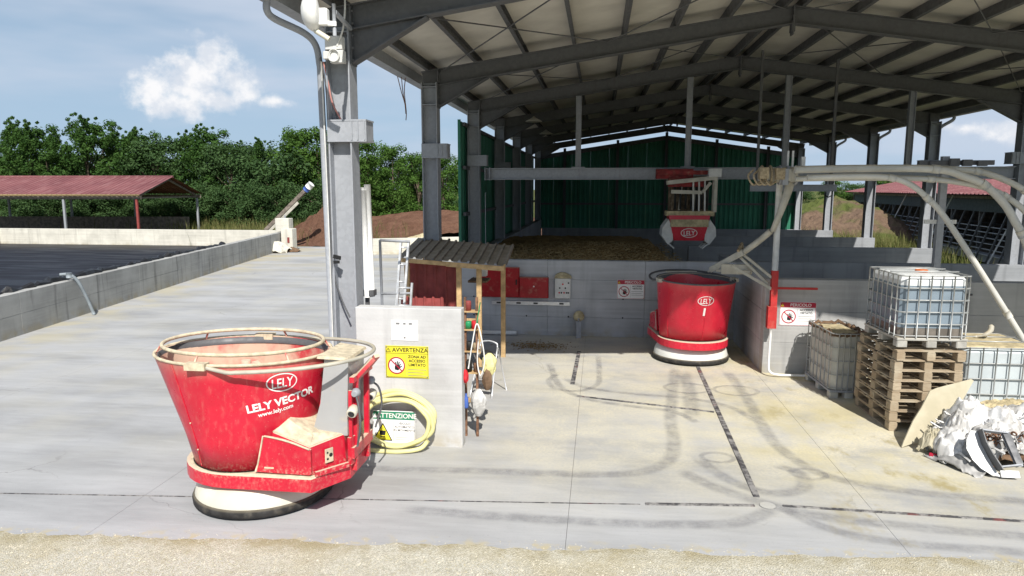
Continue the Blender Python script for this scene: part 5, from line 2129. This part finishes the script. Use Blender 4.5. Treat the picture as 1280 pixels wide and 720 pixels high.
ladder('ladder', 'tall aluminium ladder leaning near the red tin shelter', (-3.36, 10.75, 0), (-3.27, 11.25, 2.52), .13, 9, .035)
ladder('ladder', 'short folded aluminium ladder standing in front of the taller one', (-3.22, 10.3, 0), (-3.14, 10.62, 1.93), .22, 7, .03)
t = thing('gate_frame', 'thin metal tube frame between the white pipes and the ladder', 'frame', (0, 0, 0))
MB().tube([(-3.42, 10.6, 2.60), (-3.02, 10.9, 2.56)], .022, 8).build('top_tube', M['galv'], t)
MB().tube([(-3.42, 10.6, 2.6), (-3.40, 10.6, 0)], .022, 8).build('upright', M['galv'], t)
MB().tube([(-3.42, 10.58, 1.75), (-3.02, 10.9, 1.72)], .018, 8).build('cross_tube', M['galv'], t)
t = thing('white_pipes', 'bundle of tall white plastic pipes standing behind the free standing wall', 'pipes', (-3.20, 9.35, 0))
for dx, dy, z1 in ((-.03, 0, 3.42), (.04, .01, 3.46), (.0, -.06, 3.38)):
    MB().tube([(dx, dy, 1.90), (dx - .02, dy, z1)], .044, 10).build('pipe', M['pipe_white'], t)
MB().beam((-.04, -.02, 0), (-.02, 0, 1.92), .05, .05).build('stand', M['galv_dark'], t)
MB().box(-.09, .10, -.09, .05, 1.92, 2.0).build('pipe_clamp', M['galv_dark'], t)

# step ladder
t = thing('step_ladder', 'small step ladder with a rounded tube handle standing on the yard', 'step ladder', (-1.80, 11.2, 0), R(-18))
for s in (-1, 1):
    pts = smooth_path([(s * .20, -.28, .0), (s * .175, -.12, .45), (s * .16, .02, .80)], 4)
    MB().tube(pts, .014, 7).build('rail', M['alu'], t)
    MB().tube([(s * .19, .30, 0), (s * .165, .04, .78)], .012, 7).build('rear_leg', M['alu'], t)
MB().tube(smooth_path([(-.16, .02, .80), (-.14, .03, .86), (0, .035, .89), (.14, .03, .86), (.16, .02, .80)], 4), .014, 7).build('handle', M['alu'], t)
for z, y in ((.22, -.22), (.42, -.14), (.62, -.06)):
    MB().cbox(-.17, .17, y - .04, y + .09, z, z + .03, .004).build('step', M['galv_dark'], t)

# tools hung beside the wall
t = thing('tool_rack', 'narrow rack of tins and tools standing behind the wall edge', 'rack', (-1.80, 9.15, 0))
for x in (.0, .16):
    MB().box(x, x + .03, -.02, .02, 0, 1.95).build('upright', M['rust'], t)
for z in (.5, .9, 1.2, 1.5, 1.75):
    MB().box(-.02, .21, -.06, .10, z, z + .015).build('shelf', M['wood'], t)
rnd = random.Random(17)
cols = ['rust', 'red_bag', 'green_can', 'black', 'feed_top', 'cloth', 'rope', 'white']
for lab, x, z, r, h, c in (('dark red tin on the top shelf of the tool rack', .05, 1.766, .045, .13, 'tin_red'), ('red tin lid on the shelf under the top of the tool rack', .14, 1.516, .045, .11, 'red_bag'),
                           ('green tin on the tool rack beside the red one', .05, 1.516, .05, .10, 'green_can'), ('black tin on the middle shelf of the tool rack', .06, 1.216, .05, .12, 'black'),
                           ('wood coloured tin on the middle shelf of the tool rack', .15, 1.216, .035, .10, 'rope'), ('black oil tin on the lower shelf of the tool rack', .05, .916, .05, .16, 'black'),
                           ('rusty tin on the lower shelf of the tool rack', .16, .916, .04, .12, 'rust')):
    tt = thing('tin', lab, 'tin', (-1.80 + x, 9.17, z))
    MB().lathe([(r, 0), (r, h * .92), (r * .85, h)], 12).build('tin_body', M[c], tt)
t = thing('white_cable', 'white cable looped over the edge of the tool rack', 'cable')
MB().tube(smooth_path([(-1.72, 9.0, 1.0), (-1.66, 8.98, 1.35), (-1.60, 9.0, 1.62), (-1.53, 8.98, 1.40), (-1.50, 9.0, 1.1), (-1.56, 9.02, .9), (-1.60, 9.02, 1.1), (-1.58, 9.0, 1.4)], 6), .009, 7).build('loop', M['white'], t)
MB().tube(smooth_path([(-1.56, 9.05, 1.9), (-1.60, 9.0, 1.62)], 3), .008, 6).build('cord', M['green_can'], t)
for k, (lab, c, s, mt) in enumerate([('pale work gloves hung on the tool rack', (-1.47, 9.25, 1.0), (.10, .07, .16), 'hose'), ('white plastic bag hung low beside the wall edge', (-1.60, 9.1, .50), (.10, .08, .19), 'film'),
                                     ('red cloth bag hung on the right edge of the free standing wall', (-1.735, 8.86, .93), (.04, .06, .09), 'red_bag'), ('brown rag hung on the tool rack below the gloves', (-1.5, 9.2, .80), (.07, .05, .15), 'cloth'),
                                     ('dark tool bag lying on the step ladder', (-1.8, 11.1, .66), (.13, .10, .10), 'black')]):
    m = MB()
    n, q = 14, 9
    rings = []
    for j in range(q + 1):
        z = j / q
        pr = math.sin(math.pi * min(.97, z * .92 + .06)) ** .6
        ring = []
        for i in range(n):
            a = 2 * math.pi * i / n
            w_ = 1 + .45 * noise.noise((math.cos(a) * 1.7 + k * 5, math.sin(a) * 1.7, z * 3))
            ring.append((s[0] * pr * w_ * math.cos(a), s[1] * pr * w_ * math.sin(a), (z - .5) * 2 * s[2]))
        rings.append(ring)
    m.loft(rings)
    o = m.build(['work_gloves', 'plastic_bag', 'cloth_bag', 'rag', 'tool_bag'][k], M[mt], None, c)
    tag(o, lab, ['gloves', 'bag', 'bag', 'rag', 'tool bag'][k])
t = thing('blue_bottle', 'blue and white plastic bottle hung on the wall edge below the red bag', 'bottle', (-1.735, 8.9, .48))
MB().lathe([(.025, 0), (.03, .02), (.03, .13), (.012, .18), (.012, .20)], 12).build('bottle_body', M['blue_label'], t)

# antenna, junction boxes and cables on the front left column
t = thing('dish_antenna', 'white domed radio antenna on a bracket at the top of the front column', 'antenna', (-3.26, 7.92, 5.38))
rings = []
for k in range(11):
    q = math.pi * k / 10
    rings.append([(.13 * math.cos(q) * (1.1 if q < 1.57 else .55), .19 * math.sin(q) * math.cos(2 * math.pi * i / 20), .21 * max(.001, math.sin(q)) * math.sin(2 * math.pi * i / 20)) for i in range(20)])
m = MB().loft(rings, True, True, smooth=True)
m.xf(Matrix.Rotation(R(200), 4, 'Z') @ Matrix.Rotation(R(4), 4, 'Y'))
m.build('dome', M['white'], t)
MB().cbox(.06, .17, -.05, .05, -.14, .04, .015).build('radio_box', M['white'], t)
MB().beam((.15, 0, -.12), (.24, .05, -.12), .05, .05).build('bracket', M['white'], t)
MB().beam((.22, .08, .02), (.10, .92, .02), .04, .04).build('wall_arm', M['galv'], t)
MB().tube([(.22, .05, -.25), (.22, .05, .10)], .022, 8).build('mount_pole', M['galv'], t)
MB().tube(smooth_path([(.02, -.02, -.20), (.10, -.03, -.25), (.18, -.02, -.30)], 5), .03, 8).build('boot', M['cream'], t)
t = thing('junction_boxes', 'cluster of grey junction boxes and cable loops strapped to the front column', 'junction box', (-3.33, 8.74, 5.06))
for i, (x0, x1, z0, z1) in enumerate(((-.10, .12, .06, .22), (-.04, .13, -.10, .05), (-.13, -.06, -.05, .04))):
    MB().cbox(x0, x1, -.10, .02, z0, z1, .008).build('box', M['plate'], t)
for k in range(2):
    m = MB().tube([(.02 + (.06 + .012 * k) * math.cos(q * .449), -.115 - .012 * k, -.02 + (.065 + .01 * k) * math.sin(q * .449)) for q in range(14)], .008, 6, closed=True)
    m.build('cable_loop', M['plate'], t)
MB().tube(smooth_path([(.06, -.1, .1), (.16, -.14, .3), (.18, -.1, .62), (.14, -.05, .9)], 6), .012, 6).build('cable', M['plate'], t)
t = thing('cables', 'pink and grey cables running down the web of the front column', 'cables')
for k, (pts, c) in enumerate([([(-3.52, 8.80, 5.0), (-3.48, 8.84, 4.75), (-3.44, 8.85, 4.5), (-3.33, 8.85, 4.28)], 'pink'), ([(-3.50, 8.80, 5.0), (-3.47, 8.85, 4.7), (-3.40, 8.87, 4.35), (-3.37, 8.86, 4.24)], 'dark'),
                              ([(-3.55, 8.78, 5.05), (-3.50, 8.82, 4.6), (-3.51, 8.83, 3.4), (-3.50, 8.83, 2.4), (-3.42, 8.83, 2.0), (-3.28, 8.80, 1.7)], 'dark'), ([(-3.54, 8.78, 5.0), (-3.53, 8.8, 3.0), (-3.53, 8.8, .2)], 'plate')]):
    MB().tube(smooth_path(pts, 6), .011, 6).build('cable', {'pink': M['pink'] if 'pink' in M else simple('pink_cable', (.55, .25, .22)), 'dark': M['galv_dark'], 'plate': M['plate']}[c], t)
MB().beam((-3.47, 8.78, 2.52), (-3.36, 8.74, 2.50), .02, .05).build('cable_hook', M['black'], t)
MB().beam((-3.47, 8.78, 2.44), (-3.38, 8.74, 2.45), .02, .04).build('cable_hook', M['black'], t)
t = thing('loose_wires', 'loose dark wires dangling from the eave between the first two columns', 'wires', (-3.86, 13.3, 5.5))
for k in range(3):
    MB().tube(smooth_path([(.05 * k, .1 * k, .02), (.04 + .03 * k, .1, -.25), (.09 + .02 * k, .1, -.42 - .1 * k), (.12, .1, -.55 - .12 * k)], 5), .009, 5).build('wire', M['rust'], t)

# ------------------------------------------------------------------ far end of the tank: conveyor, blocks, heaps
t = thing('screw_conveyor', 'inclined screw conveyor with a motor on top, leaning over the far tank wall', 'conveyor')
MB().beam((-19.4, 38.8, 1.0), (-16.75, 38.6, 3.35), .24, .20).build('trough', M['tin_dark'], t)
MB().beam((-19.3, 38.62, .78), (-17.2, 38.44, 2.62), .05, .16).build('side_plate', M['tube_dirty'], t)
MB().tube([(-16.78, 38.6, 3.32), (-16.62, 38.58, 3.47)], .19, 12).build('gearbox', M['blue_label'], t)
MB().tube([(-16.62, 38.58, 3.47), (-16.40, 38.56, 3.68)], .20, 12).build('motor', M['white'], t)
MB().beam((-18.05, 38.5, 0), (-18.05, 38.5, 1.9), .08, .08).build('support_leg', M['galv'], t)
t = thing('concrete_block', 'pale concrete block stood on the far corner of the tank wall', 'block', (-17.66, 37.25, 1.05))
MB().cbox(-.28, .52, -.3, .3, 0, .72, .03).build('block_body', M['pale_wall'], t)
t = thing('gate_pillar', 'weathered concrete pillar at the far end of the tank side wall', 'pillar', (-17.1, 36.9, 0))
MB().cbox(-.36, .30, -.3, .3, 0, 1.22, .03).build('pillar_body', M['pale_wall'], t)
MB().box(.02, .14, -.33, -.305, .45, .75).build('red_mark', M['tin_red'], t)
for k, (lab, c, s) in enumerate([('pale rubble heap at the foot of the tank wall end', (-17.35, 35.6, 0), (.85, .55, .5)), ('dark scrap lying beside the pale rubble heap', (-16.6, 36.0, 0), (.45, .3, .22))]):
    o = crumple('rubble_heap', M['pale_wall'] if k == 0 else M['cloth'], c, s[0], s[1], s[2], 30 + k, 14)
    tag(o, lab, 'rubble')


def heap(name, label, mat, c, rx, ry, h, seed, n=48, sharp=1., cat=None, rough=.22):
    m = MB()
    for j in range(n + 1):
        for i in range(n + 1):
            u, v = i / n * 2 - 1, j / n * 2 - 1
            r = math.sqrt(u * u + v * v)
            f = (u * 3 + seed * 3.3, v * 3, seed)
            e = max(0, 1 - r * (1 + .25 * noise.noise((u * 2 + seed, v * 2, 1)))) ** sharp
            z = h * e + h * rough * min(1, e * 4) * (noise.noise(f) + .6 * noise.noise((f[0] * 3, f[1] * 3, 2)) + .4 * noise.noise((f[0] * 8, f[1] * 8, 4)))
            m.v.append((c[0] + u * rx, c[1] + v * ry, c[2] + z - .04))
    for j in range(n):
        for i in range(n):
            a = j * (n + 1) + i
            m.f.append((a, a + 1, a + n + 2, a + n + 1))
    m.mi = [0] * len(m.f)
    m.sm = [False] * len(m.f)
    o = m.build(name, mat)
    tag(o, label, cat, kind='stuff' if cat is None else 'thing')
    return o


heap('manure_heap', 'pointed reddish brown manure heap beyond the end of the yard', M['soil'], (-17.3, 43.2, -.05), 3.4, 3.0, 2.5, 3, 60, 1., 'heap', .10)
heap('manure_bank', 'long low brown manure bank in front of the trees', M['soil'], (-12.0, 53.0, -.05), 12.5, 5.0, 1.9, 5, 80, .55, 'heap', .10)
heap('feed_mound', 'small yellow heap of feed in front of the manure bank', M['feed_top'], (-12.0, 47, -.05), 1.6, 1.0, .5, 6, 20, 1., 'heap', .1)
heap('earth_hill', 'grassy earth hill between the shed and the cow barn', M['hill'], (16.5, 52, -.05), 6.5, 9, 3.0, 9, 60, .8, 'hill', .12)
wall_panels('yard_end_wall', 'low pale wall closing the far end of the yard beside the shed', (-12.2, 34.9), (-3.9, 38.6), .25, 0, .82, 1, 4, M['pale_wall'])

# ------------------------------------------------------------------ red roofed store behind the tank
t = thing('roofed_store', 'long open store with a faded red pitched roof behind the slurry tank', 'store', (-30.0, 43, 0), R(5))
LN = 19.0
for s, (ya, za, yb, zb) in ((0, (-.3, 3.02, 4.0, 4.22)), (1, (8.3, 3.02, 4.0, 4.22))):
    n = 19
    w = LN / n
    m = MB()
    pr = []
    for k in range(3):
        b = w * k / 3
        pr += [(b, 0), (b + w / 3 * .6, 0), (b + w / 3 * .7, .045), (b + w / 3 * .9, .045)]
    pr.append((w - .002, 0))
    N = len(pr)
    for y, z in ((ya, za), (yb, zb)):
        for dz in (0, .02):
            m.v += [(-x, y, z + d + dz) for x, d in pr]
    for i in range(N - 1):
        top = (N + i, N + i + 1, 3 * N + i + 1, 3 * N + i)
        bt = (i, 2 * N + i, 2 * N + i + 1, i + 1)
        fr = (i, i + 1, N + i + 1, N + i)
        m.f += [top[::-1], bt[::-1], fr[::-1]] if s == 0 else [top, bt, fr]
    m.mi = [0] * len(m.f)
    m.sm = [False] * len(m.f)
    me = m.mesh('roof_sheet', M['redroof'])
    for k in range(n):
        put('roof_sheet', me, t, (-w * k, 0, 0))
MB().tube([(.05, 4.0, 4.25), (-LN, 4.0, 4.25)], .09, 8).build('ridge_cap', M['redroof'], t)
MB().box(-LN, -.02, -.16, -.06, 2.72, 2.96).build('eave_beam', M['tin_dark'], t)
MB().box(-LN, -.02, 8.06, 8.16, 2.72, 2.96).build('eave_beam', M['tin_dark'], t)
MB().tube([(-LN, -.36, 2.98), (-.0, -.36, 2.98)], .06, 8).build('gutter', M['straw'], t)
for i, x in enumerate((-.35, -5.3, -10.4, -15.4)):
    for y in (-.1, 8.1):
        MB().cbox(x - .07, x + .07, y - .07, y + .07, 0, 2.72, .01).build('post', M['tin_red'] if i == 0 and y < 0 else M['galv'], t)
    m = MB().beam((x, -.1, 2.86), (x, 4.0, 4.06), .08, .14)
    m.build('truss', M['tin_dark'], t)
    MB().beam((x, 8.1, 2.86), (x, 4.0, 4.06), .08, .14).build('truss', M['tin_dark'], t)
    MB().beam((x, -.05, 2.80), (x, 8.05, 2.80), .07, .10).build('tie_beam', M['tin_dark'], t)
for k in range(5):
    MB().box(-LN + k * 3.6, -LN + k * 3.6 + 3.59, 7.9, 8.02, 0, 1.25).build('rear_panel', M['tin_dark'], t)
m = MB().box(-14, -9, 3, 6, 0, .9)
heap_l = MB()

# ------------------------------------------------------------------ cow barn on the right
t = thing('cow_barn', 'long open sided cow barn with a faded red roof right of the shed', 'barn', (16.2, 18.0, 0), R(-7.1))
LB = 47.0
nb = 24
w = LB / nb
for s in (0, 1):
    xa, za, xb, zb = (-.7, 3.12, 6.6, 4.62) if s == 0 else (13.9, 3.12, 6.6, 4.62)
    m = MB()
    pr = []
    for k in range(4):
        b = w * k / 4
        pr += [(b, 0), (b + w / 4 * .6, 0), (b + w / 4 * .7, .04), (b + w / 4 * .9, .04)]
    pr.append((w - .002, 0))
    N = len(pr)
    for x, z in ((xa, za), (xb, zb)):
        for dz in (0, .02):
            m.v += [(x, y, z + d + dz) for y, d in pr]
    for i in range(N - 1):
        q = [(N + i, N + i + 1, 3 * N + i + 1, 3 * N + i), (i, 2 * N + i, 2 * N + i + 1, i + 1), (i, i + 1, N + i + 1, N + i)]
        m.f += [p[::-1] for p in q] if s == 0 else q
    m.mi = [0] * len(m.f)
    m.sm = [False] * len(m.f)
    me = m.mesh('roof_sheet', M['redroof'])
    for k in range(nb):
        put('roof_sheet', me, t, (0, w * k, 0))
m = MB()
m.beam((5.6, 0, 4.72), (5.6, LB, 4.72), 2.0, .06)
m.xf(Matrix.Identity(4))
m.build('ridge_vent', M['redroof'], t)
MB().box(4.58, 4.64, 0, LB, 4.42, 4.66).build('vent_fascia', M['plate'], t)
MB().box(-.05, .05, 0, LB, 2.92, 3.06).build('eave_beam', M['tin_dark'], t)
MB().box(.06, .09, .2, LB - .2, 2.30, 2.90).build('wind_curtain', M['curtain'] if 'curtain' in M else simple('dark_wind_curtain', (.055, .075, .085), .8), t)
post_me = MB().box(-.06, .06, -.06, .06, 0, 2.92).mesh('post', M['galv_dark'])
st_me = MB().beam((-.62, 0, .05), (.16, .0, 2.5), .06, .07).mesh('stanchion', M['galv_dark'])
for k in range(13):
    put('post', post_me, t, (.2, .3 + k * (LB - .6) / 12, 0))
    put('post', post_me, t, (13.0, .3 + k * (LB - .6) / 12, 0))
    put('post', post_me, t, (6.6, .3 + k * (LB - .6) / 12, 0))
for k in range(36):
    put('stanchion', st_me, t, (0, .9 + k * 1.28, 0))
for y in (6.5, 14.2, 22.6, 31.0):
    MB().tube([(-1.35, y, .02), (-.12, y, 3.05)], .036, 8).build('pale_strut', M['plate'], t)
for k in range(6):
    z = .35 + .25 * k
    x = -.62 + .78 * (z - .05) / 2.45 + .06
    MB().tube([(x, .3, z), (x, LB - .3, z)], .028, 6).build('rail', M['galv'], t)
for k in range(3):
    MB().tube([(4.2, .3, .5 + .4 * k), (4.2, LB - .3, .5 + .4 * k)], .03, 6).build('cubicle_rail', M['galv_dark'], t)
MB().box(-.4, .25, 0, LB, 0, .32).build('feed_kerb', M['bay_wall'], t)
for k in range(12):
    y = k * (LB / 12)
    if k in (3, 7):
        continue
    MB().box(13.15, 13.25, y + .02, y + LB / 12 - .02, 0, 2.6).build('rear_panel', M['tin_dark'], t)
for y in (LB,):
    MB().add([(0, y, 0), (13.2, y, 0), (13.2, y, 3.0), (6.6, y, 4.5), (0, y, 3.0), (0, y + .06, 0), (13.2, y + .06, 0), (13.2, y + .06, 3.0), (6.6, y + .06, 4.5), (0, y + .06, 3.0)],
             [(0, 1, 2, 3, 4), (9, 8, 7, 6, 5), (0, 5, 6, 1), (1, 6, 7, 2), (2, 7, 8, 3), (3, 8, 9, 4), (4, 9, 5, 0)]).build('gable_wall', M['tin_dark'], t)
MB().box(.3, 13.1, .1, LB - .1, -.05, .04).build('barn_floor', M['barn_floor'] if 'barn_floor' in M else simple('dirty_barn_floor', (.10, .085, .06), .95), t)

# ------------------------------------------------------------------ trees and weeds


def leaf_cloud(m, c, r, n, rnd, size, flat=.8):
    for _ in range(n):
        d = Vector((rnd.gauss(0, 1), rnd.gauss(0, 1), rnd.gauss(0, 1))).normalized() * (rnd.random() ** .45)
        p = Vector((c[0] + d.x * r, c[1] + d.y * r, c[2] + d.z * r * flat))
        nn = (d + Vector((rnd.uniform(-.8, .8), rnd.uniform(-.8, .8), rnd.uniform(-.2, 1.0)))).normalized()
        a = nn.cross(Vector((rnd.uniform(-1, 1), rnd.uniform(-1, 1), rnd.uniform(-1, 1)))).normalized()
        b = nn.cross(a)
        s = size * rnd.uniform(.6, 1.3)
        o_ = len(m.v)
        m.v += [tuple(p - a * s), tuple(p + b * s * .45), tuple(p + a * s), tuple(p - b * s * .45)]
        m.f.append((o_, o_ + 1, o_ + 2, o_ + 3))
        m.mi.append(0)
        m.sm.append(False)


def tree_meshes(seed, h, r, style, size, clumps, per):
    rnd = random.Random(seed)
    cr, tr = MB(), MB()
    tr.tube([(0, 0, 0), (.04, .02, h * .25), (-.05, .05, h * .5), (.05, 0, h * .8)], [.17, .14, .10, .03], 8)
    for k in range(clumps):
        q = rnd.uniform(0, 6.283)
        if style == 'spiky':
            z = h * (.14 + .84 * rnd.random() ** .8)
            e = r * (1.0 - .62 * (z / h) ** 2.2) * math.sqrt(rnd.random())
            rr = .55 + .4 * rnd.random() - .25 * (z / h)
        elif style == 'column':
            z = h * (.08 + .88 * rnd.random())
            e = r * .75 * (1.0 - (abs(z / h - .42) / .62) ** 2) ** .5 * math.sqrt(rnd.random())
            rr = .55 + .35 * rnd.random()
        else:
            z = h * (.2 + .75 * rnd.random())
            e = r * max(.15, 1.0 - (abs(z / h - .5) / .52) ** 2) ** .5 * math.sqrt(rnd.random())
            rr = .6 + .5 * rnd.random()
        c = (e * math.cos(q) + (.3 * (z / h) ** 3 * r if style == 'spiky' else 0), e * math.sin(q), z)
        leaf_cloud(cr, c, rr, per, rnd, size, .75 if style != 'spiky' else .9)
        if k % 5 == 0:
            b = Vector((0, 0, min(z * .6, h * .5)))
            tr.tube([b, b.lerp(Vector(c), .5) + Vector((0, 0, -.1)), c], [.07, .045, .015], 6)
    if style == 'spiky':     # thin leaders blown to one side above the crown
        for k in range(11):
            q = rnd.uniform(0, 6.283)
            e = r * .75 * rnd.random()
            z0 = h * rnd.uniform(.74, .93)
            for j in range(5):
                leaf_cloud(cr, (e * math.cos(q) + .26 * j * rnd.uniform(.4, 1.3), e * math.sin(q), z0 + .33 * j), .36 - .055 * j, int(per * .26), rnd, size * .9, .9)
    return cr, tr


KIND = {}
for nm, args in {'spiky1': (1, 8.6, 2.7, 'spiky', .125, 52, 150), 'spiky2': (2, 8.2, 2.9, 'spiky', .125, 48, 150), 'round1': (3, 7.2, 2.9, 'round', .12, 64, 150),
                 'column1': (4, 8.0, 2.4, 'column', .12, 72, 140), 'column2': (5, 7.4, 2.5, 'column', .12, 68, 140), 'low1': (6, 5.2, 2.9, 'round', .125, 50, 150)}.items():
    a, b = tree_meshes(*args)
    KIND[nm] = (a.mesh('crown', M['leaf_b'] if nm[0] == 's' else (M['leaf_a'] if nm[0] in 'c' else M['leaf_c'])), b.mesh('trunk', M['bark']), args[1])


def tree(kind, x, y, h, rz, label, group, z=0.):
    cme, tme, h0 = KIND[kind]
    t = thing('tree', label, 'tree', (x, y, z - .05), rz, group)
    k = h / h0
    t.scale = (max(k, .8), max(k, .8), k)
    put('trunk', tme, t)
    put('crown', cme, t)


look = {'spiky1': 'wind blown spiky tree', 'spiky2': 'ragged dark green tree', 'round1': 'rounded bluish green tree', 'column1': 'upright light green tree', 'column2': 'dense leafy green tree', 'low1': 'low bushy bluish tree'}
ROW = [(-15, 160, 'spiky1'), (14, 158, 'spiky2'), (42, 172, 'spiky1'), (70, 198, 'round1'), (97, 154, 'spiky2'), (128, 172, 'spiky1'), (160, 168, 'spiky2'), (194, 176, 'round1'), (228, 174, 'spiky1'),
       (258, 168, 'spiky2'), (292, 182, 'round1'), (322, 184, 'spiky1'), (348, 186, 'low1'), (378, 165, 'column1'), (406, 166, 'column2'), (436, 176, 'column1'), (468, 180, 'column2'), (500, 186, 'column1'), (532, 197, 'column2'), (562, 198, 'column1'), (592, 200, 'column2')]
rnd = random.Random(77)
for k, (px, py, kd) in enumerate(ROW):
    y = 59 + rnd.uniform(-2, 2)
    x = (px - 750) / 870 * y * 1.047 + .0
    h = 3.4 + (240 - py) * y / 858
    tree(kd, x, y, h + .1, rnd.uniform(-.6, .6) if kd[0] == 's' else rnd.uniform(0, 6.28), look[kd] + ', ' + (ORD[k] if k < 20 else 'last') + ' from the left in the front tree row', 'trees in the front row behind the yard')
for k in range(17):
    y = 66 + rnd.uniform(-1.5, 2)
    px = -20 + k * 36 + rnd.uniform(-8, 8)
    x = (px - 750) / 870 * y * 1.047
    top = 190 + max(0, (px - 330)) * .05
    kd = ['round1', 'low1', 'column2'][k % 3]
    tree(kd, x, y, 3.4 + (240 - top) * y / 858 * .93, rnd.uniform(0, 6.28), look[kd] + ', ' + ORD[k] + ' from the left in the back tree row', 'trees in the back row behind the yard')
for k in range(16):
    y = 54.2 + rnd.uniform(-.8, .8)
    px = 5 + k * 27
    if px > 430:
        y += 1.6
    x = (px - 750) / 870 * y * 1.047
    tree('low1', x, y, rnd.uniform(3.0, 4.2), rnd.uniform(0, 6.28), 'low bush, ' + ORD[k] + ' from the left under the front tree row', 'bushes at the foot of the tree row')
for k, (x, y, h) in enumerate(((16.6, 84, 3.8), (19.2, 80, 3.6), (22.0, 82, 3.8), (24.5, 78, 4.4), (27.2, 80, 4.0), (29.8, 79, 4.6), (32.5, 84, 4.4), (36, 86, 4.6))):
    tree('column2' if k % 2 else 'round1', x, y, h, k * 1.3, ['leafy', 'dense', 'rounded', 'small', 'broad', 'pale', 'far', 'thin'][k] + ' tree on the skyline beyond the earth hill, ' + ORD[k] + ' from the left', 'trees beyond the earth hill')

g = MB()
rnd = random.Random(19)


def blades(m, cx, cy, rx, ry, n, h0, h1, z=-.05):
    for _ in range(n):
        x, y = cx + rnd.gauss(0, rx), cy + rnd.gauss(0, ry)
        h = rnd.uniform(h0, h1)
        a = rnd.uniform(0, 6.28)
        l = rnd.uniform(.1, .45) * h
        w_ = rnd.uniform(.01, .022)
        dx, dy = math.cos(a), math.sin(a)
        o_ = len(m.v)
        m.v += [(x - dy * w_, y + dx * w_, z), (x + dy * w_, y - dx * w_, z), (x + dx * l * .4 + dy * w_ * .7, y + dy * l * .4 - dx * w_ * .7, z + h * .65), (x + dx * l * .4 - dy * w_ * .7, y + dy * l * .4 + dx * w_ * .7, z + h * .65), (x + dx * l, y + dy * l, z + h)]
        m.f += [(o_, o_ + 1, o_ + 2, o_ + 3), (o_ + 3, o_ + 2, o_ + 4)]
        m.mi += [0, 0]
        m.sm += [False, False]


blades(g, 11.8, 27.0, .45, 1.0, 1300, .6, 1.6)
blades(g, 12.0, 31.5, .5, 1.0, 900, .7, 1.6)
blades(g, 14.0, 44.0, 2.0, 4.0, 2600, .4, 1.2)
o = g.build('weeds', M['grass'])
tag(o, 'tall dry grass and weeds between the shed and the cow barn', kind='stuff')
g = MB()
blades(g, -20.5, 45.0, 2.6, 2.0, 2500, .3, 1.3)
blades(g, -24.0, 52.0, 9.0, 1.6, 4000, .4, 1.4)
blades(g, -42.0, 52.5, 8.0, 1.2, 3000, .4, 1.3)
o = g.build('undergrowth', M['grass'])
tag(o, 'long grass at the foot of the tree row behind the tank', kind='stuff')
